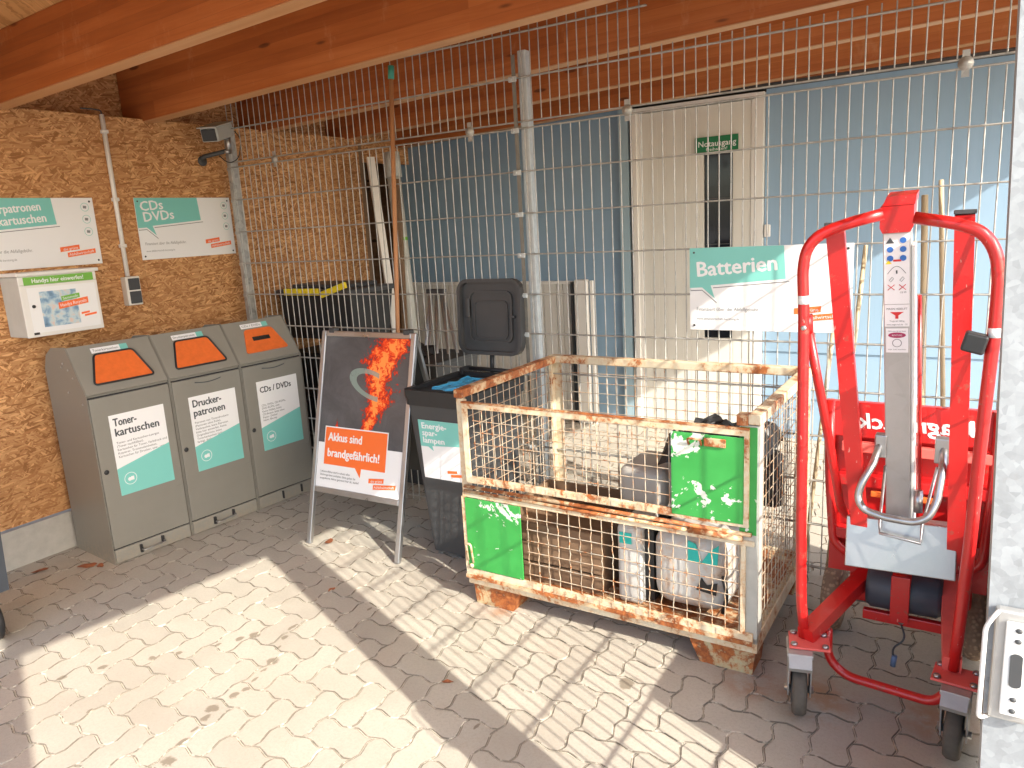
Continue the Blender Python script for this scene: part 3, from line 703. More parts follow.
MB(Fc).box(-.045,.045,-.11,.10,-.035,.035,.006).build('housing',PIPEG,cc)
MB(Fc).box(-.052,.052,-.13,.105,.036,.042,.002).build('sun_shield',PIPEG,cc)
MB(Fc).box(-.038,.038,-.118,-.111,-.03,.03,.004).build('lens_window',BLK,cc)
MB(F).tube(fillet([(.09,.0,2.29),(.12,.02,2.24),(.10,.0,2.12),(.02,-.02,2.10),(-.02,-.05,2.15)],.06,6),.003,6).build('cable',BLK,cc)
# ------------------------------------------------------------------ sandwich board
sbd=thing('pavement_sign','aluminium A-frame board with fire poster reading Akkus sind brandgefährlich','sign board',(1.09,-.672,0),rad(1.2))
tl=math.atan2(.29,1.12)
Ff=Matrix.Rotation(-tl,4,'X')
Hh=1.155; Wd=.64
for x0 in (.0,Wd-.03):
    MB(Ff).box(x0,x0+.03,-.012,.012,.0,Hh,.004).build('front_rail',ALU,sbd)
MB(Ff).box(.03,Wd-.03,-.012,.012,.285,.315,.004).build('bottom_rail',ALU,sbd)
MB(Ff).box(.03,Wd-.03,-.012,.012,Hh-.03,Hh,.004).build('top_rail',ALU,sbd)
MB(Ff).box(.028,Wd-.028,-.004,.004,.31,Hh-.028).build('backing_panel',DGREY,sbd)
pu0,pu1,pv0,pv1=.031,Wd-.031,.316,Hh-.031
pst=poly(sbd,'poster',rect(pu0,pu1,pv0,pv1),-.0045,WHITE,Ff,.0006)
# picture field in its own local frame for the procedural print
pic=MB().prism(rect(pu0,pu1,.555,pv1),1,-.0062,-.0054).build('fire_picture',FIRE,pst); pic.matrix_local=Ff.copy()
poly(pst,'bubble_edge',[(.075,.434),(.30,.434),(.345,.375),(.352,.434),(.512,.434),(.512,.644),(.075,.644)],-.0068,WHITE,Ff,.0004)
poly(pst,'orange_bubble',[(.081,.440),(.303,.440),(.341,.392),(.346,.440),(.506,.440),(.506,.638),(.081,.638)],-.0076,ORP,Ff,.0005)
text(pst,[('Akkus sind',.102,.568,.062,.03,.235),('brandgefährlich!',.102,.484,.062,.03,.36)],WHITE,-.0086,Ff)
text(pst,[('Lithium-Akkus sind in nahezu allen',.06,.395,.016,.006,.21),('Elektrogeräten enthalten. Bitte geben Sie',.06,.377,.016,.006,.25),('ausgediente Akkus getrennt hier ab, danke!',.06,.359,.016,.006,.275)],INK,-.0062,Ff,'small_print')
logo(pst,.40,.345,.95,-.0056,Ff)
# rear leaf
Fr=Matrix.Translation((0,.29+.012,1.115))@Matrix.Rotation(rad(16),4,'X')
for x0 in (.02,Wd-.045): MB(Fr).box(x0,x0+.026,-.010,.010,-1.13,.0,.003).build('rear_rail',ALU,sbd)
MB(Fr).box(.046,Wd-.046,-.004,.004,-.86,-.02).build('rear_panel',DGREY,sbd)
for x0 in (.05,Wd-.08): MB().box(x0,x0+.04,.275,.315,1.10,1.135,.004).build('hinge',DGREY,sbd)
# ------------------------------------------------------------------ wheelie bin with open lid
wb=thing('wheelie_bin','black wheelie bin for energy saving lamps, lid thrown open','bin',(1.965,-.32,0))
def shell(mb,w0,d0,z0,w1,d1,z1,t=.004,r=.04):
    def ringp(w,d,rr,z):
        out=[]
        for cx,cy,a0 in ((w/2-rr,d/2-rr,0),(-w/2+rr,d/2-rr,90),(-w/2+rr,-d/2+rr,180),(w/2-rr,-d/2+rr,270)):
            for k in range(5):
                a=rad(a0+k*22.5); out.append((cx+rr*math.cos(a),cy+rr*math.sin(a),z))
        return out
    rings=[ringp(w0,d0,r,z0),ringp(w1,d1,r,z1),ringp(w1-2*t,d1-2*t,r-t,z1),ringp(w0-2*t,d0-2*t,r-t,z0+.02)]
    vs=[p for r_ in rings for p in r_]; n=20; fs=[]
    for i in range(3):
        for k in range(n): fs.append((i*n+k,i*n+(k+1)%n,(i+1)*n+(k+1)%n,(i+1)*n+k))
    fs+=[tuple(range(n)),tuple(range(3*n,4*n))]
    return mb.add(vs,fs)
mb=MB(Matrix.Translation((0,0,0))); shell(mb,.30,.36,.03,.395,.46,.82,.004,.03); mb.build('body',DGREY,wb)
mb=MB(); 
for z0,z1,e in ((.80,.835,.02),(.836,.875,.03)):
    shell(mb,.395+e,.46+e,z0,.395+e,.46+e,z1,.012+e/2,.04)
mb.build('rim',BLK,wb)
mb=MB(); mb.tube([(-.16,.27,.885),(.12,.27,.88)],.012,10); mb.box(-.18,-.16,.20,.28,.86,.90,.003); mb.box(.12,.14,.20,.28,.86,.90,.003); mb.build('grip_bar',BLK,wb)
# lid standing up behind, seen from its underside
Fl=Matrix.Translation((-.02,.285,.955))@Matrix.Rotation(rad(-3),4,'X')
def rrect(w,h,r,n=5):
    out=[]
    for cx,cy,a0 in ((w/2-r,h/2-r,0),(-w/2+r,h/2-r,90),(-w/2+r,-h/2+r,180),(w/2-r,-h/2+r,270)):
        for k in range(n+1): out.append((cx+r*math.cos(rad(a0+k*90/n)),cy+r*math.sin(rad(a0+k*90/n))))
    return out
def frame_ring(mb,w,h,r,t,y0,y1,cz):
    o=rrect(w,h,r); i=rrect(w-2*t,h-2*t,max(r-t,.01)); n=len(o)
    vs=[(a,y0,b+cz) for a,b in o]+[(a,y0,b+cz) for a,b in i]+[(a,y1,b+cz) for a,b in o]+[(a,y1,b+cz) for a,b in i]
    fs=[]
    for k in range(n):
        j=(k+1)%n; fs+=[(k,j,n+j,n+k),(2*n+k,3*n+k,3*n+j,2*n+j),(k,2*n+k,2*n+j,j),(n+k,n+j,3*n+j,3*n+k)]
    return mb.add(vs,fs)
mb=MB(Fl); mb.prism([(a,b+.205) for a,b in rrect(.385,.385,.06)],1,.0,.012); frame_ring(mb,.395,.395,.065,.018,-.030,.012,.205); frame_ring(mb,.27,.27,.04,.010,-.014,.0,.205); frame_ring(mb,.21,.20,.03,.006,-.008,.0,.19)
mb.box(-.15,-.125,-.022,0,.20,.30,.006); mb.box(.115,.15,-.016,0,.20,.215,.004)
lid=mb.build('lid',DGREY,wb)
mb=MB(Fl); mb.tube([(0,-.01,-.09),(0,-.005,.02)],.012,8); mb.build('lid_hinge',BLK,wb)
# bag liner: crumpled sheet folding over the rim
def crumple(x0,x1,y0,y1,z,amp,nx,ny,seed,F=None,edge=.0):
    rr=random.Random(seed); mb=MB(F); vs=[]
    for j in range(ny):
        for i in range(nx):
            fx,fy=i/(nx-1),j/(ny-1); e=min(fx,1-fx,fy,1-fy)
            vs.append((x0+(x1-x0)*fx+rr.uniform(-.4,.4)*(x1-x0)/nx,y0+(y1-y0)*fy+rr.uniform(-.4,.4)*(y1-y0)/ny,z+rr.uniform(-amp,amp)-(edge if e<.01 else 0)))
    mb.add(vs,[(j*nx+i,j*nx+i+1,(j+1)*nx+i+1,(j+1)*nx+i) for j in range(ny-1) for i in range(nx-1)]); return mb
lb=crumple(1.82,2.14,-.48,-.14,.862,.014,11,11,5,relF(wb),.05); o=lb.build('bag_liner',BLUEF,wb)
# front sticker
fa=math.atan2(.05,.79)
Fk=Matrix.Translation((0,-.18,.03))@Matrix.Rotation(fa,4,'X')
s_=poly(wb,'sticker',rect(-.135,.135,.40,.70),-.002,WHITE,Fk)
poly(s_,'teal_field',[(-.135,.565),(-.09,.565),(-.06,.545),(-.065,.57),(.135,.585),(.135,.70),(-.135,.70)],-.0032,TEAL,Fk)
text(s_,[('Energie-',-.118,.658,.042,.03,.15),('spar-',-.118,.622,.042,.03,.09),('lampen',-.118,.585,.042,.03,.13)],WHITE,-.0045,Fk)
logo(s_,.01,.42,.55,-.0032,Fk,txt=False)
for x_ in (-.17,.17): 
    MB().lathe([(.002,-.02),(.085,-.02),(.09,-.012),(.09,.012),(.085,.02),(.002,.02)],24,'x',(x_,.20,.09)).build('wheel',RUB,wb)
# ------------------------------------------------------------------ mesh box pallet
bx=thing('mesh_box_pallet','rusty cream steel mesh box pallet with green plates, holding scrap devices','box pallet',(2.2806,-.828,0),rad(-.3))
LX,LY=1.24,.835
for (x0,y0) in ((.02,.02),(LX-.24,.02),(.02,LY-.16),(LX-.24,LY-.16)):
    mb=MB(); vs=[]
    prof=[(0,.0),(.19,.0),(.205,.03),(.225,.07),(.235,.10),(-.01,.10),(-.005,.05)]
    if x0>.5: prof=[(.20-a+.02,b) for a,b in prof]
    mb.prism([(x0+a,b) for a,b in prof],1,y0,y0+.13); mb.build('foot',FOOTM,bx)
mb=MB(); mb.box(0,LX,0,.035,.10,.135); mb.box(0,LX,LY-.035,LY,.10,.135); mb.box(0,.035,.035,LY-.035,.10,.135); mb.box(LX-.035,LX,.035,LY-.035,.10,.135)
mb.box(0,LX,.0,.004,.135,.155); mb.box(LX-.004,LX,.004,LY,.135,.16); mb.box(0,.004,.004,LY,.135,.16); mb.build('base_frame',CREAM,bx)
mb=MB(); mb.box(.036,LX-.036,.036,LY-.036,.118,.130); mb.build('floor_sheet',RUST,bx)
for x0,y0,m_,z0 in ((0,0,CREAM,.136),(0,LY-.05,CREAM,.136),(LX-.05,LY-.05,CREAM,.136)):
    mb=MB(); mb.box(x0,x0+.05,y0+(.0 if y0>.1 else 0),y0+.004 if y0<.1 else y0+.05,z0,.93)
    if y0<.1: mb.box(x0,x0+.004,y0+.004,y0+.05,z0,.93)
    else:
        mb=MB(); mb.box(x0 if x0<.1 else x0+.046,x0+.004 if x0<.1 else x0+.05,y0,y0+.046,z0,.93); mb.box(x0,x0+.05,y0+.046,y0+.05,z0,.93)
    mb.build('corner_post',m_,bx)
mb=MB(); mb.box(LX-.065,LX,0,.004,.136,.93); mb.box(LX-.004,LX,.004,.06,.136,.93); rp_=mb.build('corner_post',plain('worn_grey_paint',(.42,.42,.38),.5,0,.2,20),bx)
mb=MB(); mb.box(LX-.062,LX-.006,-.0035,-.0005,.545,.925); mb.build('green_facing',GREEN,rp_)
# top rim on three sides
mb=MB(); mb.box(-.008,LX+.008,LY-.04,LY+.006,.935,.972,.004); mb.build('top_rim',CREAM,bx)
mb=MB(); mb.box(-.008,.036,-.006,LY-.04,.934,.970,.004); mb.build('top_rim',RUST,bx)
mb=MB(); mb.box(LX-.036,LX+.008,-.006,LY-.04,.934,.970,.004); mb.build('top_rim',CREAM,bx)
mb=MB(); mb.box(LX-.075,LX-.036,-.006,.04,.928,.966,.003); mb.build('rim_corner',RUST,bx)
def wiremesh(mb,a0,a1,z0,z1,fix,axis,pitch=.05,rr=.0022,wave=0.):
    rr=rr*.86
    n=int(round((a1-a0)/pitch))
    for k in range(n+1):
        a=a0+(a1-a0)*k/n+R.uniform(-.002,.002); f=fix+R.uniform(-.003,.003)
        if wave: pts=[((a+wave*math.sin(t*9+k)*(1 if .1<t/12<.9 else 0)) if axis==0 else f,f if axis==0 else a+wave*math.sin(t*9+k),z0+(z1-z0)*t/12) for t in range(13)]
        else: pts=[(a,f,z0),(a,f,z1)] if axis==0 else [(f,a,z0),(f,a,z1)]
        mb.tube(pts,rr,5,False)
    m_=int(round((z1-z0)/pitch))
    for k in range(1,m_):
        z=z0+(z1-z0)*k/m_; sg=R.uniform(-.003,.003)
        pts=[(a0,fix-.004,z),((a0+a1)/2,fix-.004,z+sg),(a1,fix-.004,z)] if axis==0 else [(fix-.004,a0,z),(fix-.004,(a0+a1)/2,z+sg),(fix-.004,a1,z)]
        mb.tube(pts,rr,5,False)
for nm,(a0,a1,fx,ax) in {'back':(.05,LX-.05,LY-.01,0),'left':(.05,LY-.05,.010,1),'right':(.05,LY-.05,LX-.010,1)}.items():
    mb=MB(); wiremesh(mb,a0,a1,.15,.935,fx,ax); mb.build('side_mesh',RUSTW,bx)
# upper front flap
uf=MB(); z0,z1=.572,.895; uf.box(.035,LX-.03,-.016,-.003,z1,z1+.022,.002); uf.box(.035,.058,-.015,-.004,z0+.03,z1); uf.box(LX-.046,LX-.03,-.015,-.004,z0+.03,z1); uf.box(.035,LX-.03,-.016,-.003,z0,z0+.03,.002)
ufo=uf.build('upper_flap',CREAM,bx)
mb=MB(); mb.box(.035,LX-.03,-.018,-.004,z1+.0225,z1+.029); mb.build('flap_edge',RUST,ufo)
mb=MB(); wiremesh(mb,.085,.93,z0+.028,z1+.0,-.008,0,.047,.0022); mb.build('flap_mesh',RUSTW,ufo)
mb=MB(); mb.box(.94,LX-.047,-.018,-.012,z0+.012,z1-.006,.001); gpl=mb.build('green_plate',GREEN,ufo)
mb=MB(); mb.box(1.06,1.135,-.027,-.0185,z1-.045,z1-.015,.003); mb.tube(fillet([(1.005,-.02,z1-.045),(1.005,-.035,z1-.02),(1.05,-.035,z1-.02),(1.05,-.02,z1-.045)],.01),.004,6); mb.build('latch',RUST,gpl)
for k in range(18):
    x=.09+.047*k; MB().box(x+.003,x+.036,-.0185,-.0165,z0+.004,z0+.024).build('weld_tab',CREAM,ufo)
# middle hinge
mb=MB(); mb.tube([(.02,-.012,.553),(LX-.02,-.012,.548)],.008,8); mb.tube([(.02,-.014,.533),(LX-.24,-.014,.53)],.007,8); mb.tube([(LX-.24,-.012,.531),(LX-.05,-.012,.530)],.012,10); mb.build('hinge_bar',RUST,bx)
mb=MB(); mb.box(.005,LX-.012,-.010,.0,.505,.522); mb.build('mid_rail',CREAM,bx)
# lower front flap
lf=MB(); lf.box(.0,LX-.012,-.014,-.001,.140,.178,.002); lf.box(.0,.018,-.0135,-.002,.178,.505); lf.box(LX-.055,LX-.040,-.0135,-.002,.178,.505)
lfo=lf.build('lower_flap',CREAM,bx)
mb=MB(); mb.box(.0,LX-.012,-.020,-.0145,.134,.150); mb.build('flap_edge',RUST,lfo)
mb=MB(); wiremesh(mb,.32,LX-.06,.165,.508,-.008,0,.048,.0024,.0028); mb.build('flap_mesh',RUSTW,lfo)
mb=MB(); mb.box(.019,.295,-.017,-.0115,.182,.503,.001); g2=mb.build('green_plate',GREEN,lfo)
mb=MB(); mb.tube(fillet([(.02,-.02,.22),(.02,-.032,.30),(.045,-.032,.30),(.045,-.02,.21)],.012),.0045,6); mb.lathe([(.001,-.026),(.010,-.024),(.011,-.018)],10,'y',(.035,0,.195)); mb.build('latch',CREAM,g2)
for k in range(16):
    x=.33+.051*k; MB().box(x+.006,x+.036,-.0165,-.0145,.152,.176).build('weld_tab',CREAM,lfo)
# ------------------------------------------------------------------ box contents
ap=thing('scrap_appliance','white rounded appliance casing with turquoise tape inside the mesh box','appliance',(3.12,-.56,.131))
mb=MB(); bm=bmesh.new()
mb.box(-.02,.27,-.20,.14,.03,.34,.07,5); mb.build('casing',APL,ap)
MB().box(-.165,-.06,-.19,.12,.0,.33,.02,3).build('side_casing',APL,ap)
MB().box(-.058,-.022,-.16,.1,.02,.31).build('dark_gap',BLK,ap)
MB().lathe([(.03,-.02),(.15,-.02),(.17,.0),(.17,.02),(.03,.02)],28,'x',(.18,.0,.175)).build('drum_ring',DGREY,ap)
MB().box(-.15,-.10,-.194,-.191,.255,.30).build('tape',TEALT,ap)
MB().prism([(.13,.24),(.24,.24),(.245,.32),(.21,.29),(.18,.24),(.16,.31),(.13,.32)],1,-.206,-.2015).build('tape',TEALT,ap)
MB().prism([(.16,.13),(.235,.12),(.24,.17),(.20,.155),(.18,.18)],1,-.206,-.2015).build('broken_opening',BLK,ap)
MB().tube(fillet([(.255,-.19,.05),(.275,-.20,.12),(.26,-.2,.2)],.05),.008,8).build('hose',BLK,ap)
hd=MB().box(2.885,3.10,-.58,-.30,.47,.635,.04,4).build('grey_plastic_hood',GREYHOOD); tag(hd,'grey rounded plastic hood lying on the white appliance in the box','plastic cover')
cb=MB().box(3.12,3.42,-.60,-.22,.475,.70,.008).build('carton',plain('grey_carton',(.36,.33,.30),.8)); tag(cb,'grey-brown carton behind the upper green plate of the mesh box','carton')
bg=crumple(3.08,3.45,-.62,-.15,.765,.028,13,13,9,None,.07).build('black_bin_bag',BLK); tag(bg,'black plastic bag crumpled on top of the carton in the mesh box','bag')
hs=MB(); hs.lathe([(.02,0),(.045,.0),(.048,.02),(.048,.20),(.03,.22)],18,'z',(3.44,-.30,.46)); ho=hs.build('black_canister',BLK); tag(ho,'black cylinder standing in the right rear corner of the mesh box','canister')
cr=thing('wooden_crate','dark weathered wooden crate on the floor of the mesh box','crate',(2.36,-.74,.131))
for z in (0,.09,.18): MB().box(.0,.52,.0,.015,z,z+.08).build('slat',WOODD,cr)
for z in (0,.09,.18): MB().box(.0,.52,.50,.515,z,z+.08).build('slat',WOODD,cr)
MB().box(0,.015,.016,.499,0,.26).build('end_board',WOODD,cr); MB().box(.505,.52,.016,.499,0,.26).build('end_board',WOODD,cr)
MB().box(.016,.504,.016,.499,.16,.18).build('lining_board',WOODD,cr)
# ------------------------------------------------------------------ red lift
lt=thing('platform_lift_trolley','red tubular lift trolley with aluminium mast beside the mesh box','trolley',(3.9,-.75,0))
F=relF(lt)
# outer tube arch
pl=[(3.690,-.895,.245),(3.679,-.915,.38),(3.674,-.92,.66),(3.670,-.92,1.05),(3.666,-.92,1.33),(3.660,-.92,1.445),(3.668,-.92,1.50),(3.690,-.92,1.535),(3.725,-.92,1.556),(3.784,-.92,1.576),(3.868,-.91,1.596)]
prr=[(4.112,-.895,.25),(4.119,-.915,.40),(4.130,-.92,.66),(4.137,-.92,.95),(4.144,-.92,1.15),(4.150,-.92,1.30),(4.150,-.92,1.42),(4.140,-.92,1.485),(4.108,-.92,1.537),(4.053,-.92,1.560),(3.945,-.91,1.582)]
MB(F).tube(fillet(pl,.05,4),.0165,16).build('frame_tube',RED,lt)
MB(F).tube(fillet(prr,.05,4),.0165,16).build('frame_tube',RED,lt)
MB(F).tube([(3.671,-.90,1.255),(3.668,-.905,1.31)],.021,12).build('clamp_sleeve',RED,lt)
MB(F).lathe([(.002,-.012),(.008,-.012),(.010,-.004)],6,'y',(3.669,-.925,1.275)).build('bolt',ALU,lt)
MB(F).tube([(3.665,-.921,1.345),(3.665,-.921,1.37)],.0172,14).build('grip_label',WHITE,lt)
MB(F).tube([(4.150,-.921,1.26),(4.150,-.921,1.285)],.0172,14).build('grip_label',WHITE,lt)
# braces
MB(F).tube(fillet([(3.672,-.885,1.27),(3.715,-.83,1.0),(3.745,-.75,.76),(3.758,-.70,.62),(3.82,-.62,.56)],.08,6),.014,12).build('brace_tube',RED,lt)
MB(F@Matrix.Translation((4.108,-.925,1.245))@Matrix.Rotation(rad(14),4,'Y')).box(-.030,.026,-.03,.02,-.026,.026,.006).build('control_box',BLK,lt)
# inner square columns
def col(a,b,w,d_,name): 
    mb=MB(F); mb.obox(a,b,w,d_,(0,1,0)); o=mb.build(name,RED,lt); return o
col((3.736,-.86,1.565),(3.822,-.72,.56),.050,.025,'column')
col((4.062,-.86,1.583),(4.096,-.72,.52),.048,.025,'column')
MB(F).box(3.708,3.762,-.876,-.844,1.566,1.578,.002).build('end_cap',DGREY,lt)
MB(F).box(4.036,4.090,-.876,-.844,1.584,1.596,.002).build('end_cap',DGREY,lt)
# mast: aluminium extrusion with labels
mA=Vector((3.892,-.80,1.60)); mBt=Vector((3.925,-.66,.66))
ax=(mA-mBt); Lm=ax.length; zax=ax.normalized(); xax=Vector((1,0,.0)); xax=(xax-zax*xax.dot(zax)).normalized(); yax=zax.cross(xax)
Fm=F@Matrix.Translation(mBt)@Matrix((( xax.x,yax.x,zax.x,0),(xax.y,yax.y,zax.y,0),(xax.z,yax.z,zax.z,0),(0,0,0,1)))
mast=MB(Fm).box(-.036,.036,-.02,.05,-.12,Lm-.05,.003).build('mast',ALUB,lt)
MB(Fm).box(.037,.047,-.012,.045,-.10,Lm-.10,.002).build('mast_rail',WHITEP,lt)
MB(Fm).tube([(.060,.0,.05),(.058,.0,Lm-.25)],.006,8).build('lift_rod',RED,lt)
hd_=MB(Fm); hd_.prism([(-.036,Lm-.056),(.036,Lm-.056),(.044,Lm-.04),(.046,Lm+.02),(-.040,Lm+.02),(-.043,Lm-.04)],1,-.032,.055)
hd_.prism([(-.036,Lm+.021),(.048,Lm+.021),(.052,Lm+.048),(-.024,Lm+.048)],1,-.028,.06)
hd_.build('head_cover',RED,lt)
lb_=MB(Fm).box(-.033,.033,-.0215,-.0203,Lm-0.2696,Lm-0.0605).build('safety_label',WHITE,mast)
for i in range(3):
    for j in range(2):
        if i==0 and j==0:
            MB(Fm).prism([(-.028,Lm-0.0875),(-.006,Lm-0.0875),(-.017,Lm-0.0711)],1,-.023,-.0217).build('warning_symbol',INK,lb_)
        else:
            MB(Fm).prism(disc(-.017+.034*j,Lm-0.0801-.026*i,.0086,16),1,-.023,-.0217).build('safety_symbol',BLUEI,lb_)
MB(Fm).prism([(-.029,Lm-0.1482),(-.013,Lm-0.1482),(-.021,Lm-0.1367)],1,-.023,-.0217).build('warning_symbol',YEL,lb_)
MB(Fm).box(-.009,.012,-.023,-.0217,Lm-0.1416,Lm-0.1359).build('label_bar',REDI,lb_)
q=MB(Fm); q.tube([(-.024+.048*k/8,-.0222,Lm-0.1777+.022*math.sin(pi*k/8)) for k in range(9)],.0006,4); q.box(-.002,.002,-.023,-.0217,Lm-0.1777,Lm-0.1679)
for sx in (-.014,.014): q.tube([(sx-.006,-.0222,Lm-0.1974),(sx+.002,-.0222,Lm-0.1876),(sx+.006,-.0222,Lm-0.1925),(sx-.002,-.0222,Lm-0.2023)],.0006,4,closed=True)
q.build('pictogram',INK,lb_)
q=MB(Fm)
for sx in (-.015,.015):
    for d1 in (-1,1): q.tube([(sx-.009,-.0224,Lm-0.2187-.008*d1),(sx+.009,-.0224,Lm-0.2187+.008*d1)],.001,4)
q.build('prohibition_cross',REDI,lb_)
text(lb_,[('CE 09',.008,Lm-0.2368,.007,.01)],INK,-.0218,Fm)
lb2=MB(Fm).box(-.033,.033,-.0215,-.0203,Lm-0.3393,Lm-0.2720).build('maker_label',WHITE,mast)
MB(Fm).prism([(-.018,Lm-0.2942),(.018,Lm-0.2942),(.004,Lm-0.3048),(.004,Lm-0.3147),(-.004,Lm-0.3147),(-.004,Lm-0.3048)],1,-.023,-.0217).build('emblem',REDI,lb2)
text(lb2,[('MAGN HEBELIFT',-.028,Lm-0.2876,.009,.02,.056),('www.magn-rack.de   CE',-.028,Lm-0.3352,.007,.01,.056),('Tragkraft 100 kg',-.02,Lm-0.3245,.007,.01,.04)],INK,-.0218,Fm)
lb3=MB(Fm).box(-.030,.030,-.0215,-.0203,Lm-0.4213,Lm-0.3450).build('load_label',WHITE,mast)
MB(Fm).prism([(.024*math.cos(a),Lm-0.3663+.0085*math.sin(a)) for a in [2*pi*k/16 for k in range(16)]],1,-.023,-.0217).build('label_oval',plain('maroon_print',(.35,.03,.10)),lb3)
q=MB(Fm); ringmb(q,0,Lm-0.3909,.013,.002,-.0222); q.build('pictogram',INKG,lb3)
text(lb3,[('ACHTUNG',-.014,Lm-0.3688,.008,.02,.028)],WHITE,-.0237,Fm); text(lb3,[('Nicht unter die Last treten',-.024,Lm-0.3557,.006,.01,.048),('max. Last beachten',-.024,Lm-0.4131,.006,.01,.048)],INK,-.0218,Fm,'small_print')
# aluminium drive box
Fa=F@Matrix.Translation((3.940,-.675,.542))@Matrix.Rotation(rad(-1),4,'Y')@Matrix.Rotation(rad(2),4,'Z')@Matrix.Rotation(rad(-14),4,'X')
MB(Fa).box(-.160,.156,-.07,.07,-.095,.070,.003).build('drive_box',ALU,lt)
MB(Fa).lathe([(.002,.160),(.035,.160),(.035,.175),(.002,.178)],18,'x',(0,0,.0)).build('side_hub',BLK,lt)
# bow handle
hp=[(3.868,-.70,.88),(3.855,-.76,.82),(3.828,-.79,.765),(3.818,-.80,.715),(3.838,-.81,.682),(3.90,-.815,.668),(3.98,-.815,.664),(4.018,-.81,.682),(4.038,-.79,.73),(4.046,-.76,.82),(4.044,-.70,.89)]
MB(F).tube(fillet(hp,.02,3),.0115,12).build('bow_handle',ALU,lt)
MB(F).box(3.852,3.888,-.72,-.68,.83,.905,.004).build('handle_clamp',ALU,lt); MB(F).box(4.02,4.062,-.72,-.68,.83,.91,.004).build('handle_clamp',ALU,lt)
MB(F).tube([(3.885,-.70,.80),(3.88,-.74,.62),(3.885,-.78,.60),(4.00,-.78,.585),(4.0,-.74,.63),(4.03,-.69,.81)],.005,8).build('release_lever',ALU,lt)
MB(F).tube([(3.985,-.71,.66),(3.982,-.70,.73)],.014,10).build('lever_knob',ALU,lt)
# rear platform folded up, lettering printed on its far side seen mirrored
Fd=F@Matrix.Translation((3.925,-.50,.29))@Matrix.Rotation(rad(-3),4,'X')
dk=MB(Fd).box(-.235,.265,.02,.026,.02,.655).build('platform_sheet',RED,lt)
MB(Fd).box(-.235,.265,-.02,.019,.535,.66,.004).build('platform_rim',RED,lt)
MB(Fd).box(-.20,.26,-.034,-.001,.485,.520,.003).build('platform_rib',REDP,lt)
MB(Fd).box(-.21,.25,-.03,.019,.36,.40,.003).build('platform_rib',RED,lt)
MB(Fd).box(-.21,.25,-.03,.019,.16,.20,.003).build('platform_rib',RED,lt)
MB(Fd).tube(fillet([(-.245,-.02,.665),(-.238,-.02,.40),(-.215,-.02,.14),(-.16,-.02,.10)],.06,6),.017,12).build('platform_tube',RED,lt)
MB(Fd).tube(fillet([(.262,-.02,.66),(.260,-.02,.40),(.245,-.02,.14),(.19,-.02,.10)],.06,6),.017,12).build('platform_tube',RED,lt)
vs,fs=textmesh('MagnRack',.075,.02,.36)
q=MB(Fd); q.add([(.205-p.x+p.y*-.12,-.0215,.572+p.y) for p in vs],fs); q.build('platform_lettering',WHITE,lt)
MB(Fd).box(-.10,-.06,-.036,-.021,.33,.35,.003).build('orange_tab',ORP,lt); MB(Fd).box(.06,.10,-.036,-.021,.33,.35,.003).build('orange_tab',ORP,lt)
# base arms and lower parts
mb=MB(F); mb.obox((3.695,-.915,.262),(3.845,-.48,.345),.052,.045); arm=mb.build('base_arm',RED,lt)
mb=MB(F); mb.obox((4.108,-.905,.265),(4.080,-.48,.345),.05,.055); mb.build('base_arm',REDP,lt)
mb=MB(F); mb.box(3.76,4.15,-.44,-.40,.18,.36,.004); mb.build('cross_plate',RED,lt)
mb=MB(F); mb.tube(fillet([(3.748,-.82,.25),(3.752,-.83,.15),(3.81,-.84,.105),(4.07,-.90,.125),(4.11,-.90,.19)],.05,6),.015,12); mb.build('stabiliser_tube',RED,lt)
MB(F).lathe([(.002,-.115),(.06,-.115),(.072,-.10),(.072,.10),(.06,.115),(.002,.115)],28,'x',(3.95,-.57,.315)).build('motor_drum',plain('slate_plastic',(.05,.058,.075),.5),lt)
MB(F).tube([(3.915,-.57,.315),(3.972,-.57,.315)],.0745,28).build('drum_strap',RED,lt)
MB(F).box(3.915,3.972,-.652,-.644,.235,.40,.002).build('drum_plate',RED,lt)
MB(F).box(3.83,4.075,-.635,-.61,.215,.25,.003).build('drum_cradle',RED,lt); MB(F).lathe([(.002,-.006),(.009,-.005),(.010,.0)],8,'y',(3.95,-.637,.232)).build('bolt',ALU,lt)
MB(F).tube(fillet([(3.95,-.63,.22),(3.97,-.67,.19),(3.93,-.66,.14),(3.935,-.66,.10)],.03,5),.0035,6).build('cable',INK,lt)
MB(F).tube([(3.938,-.66,.115),(3.934,-.662,.075)],.009,8).build('plug',plain('blue_plug',(.12,.2,.35),.4),lt)
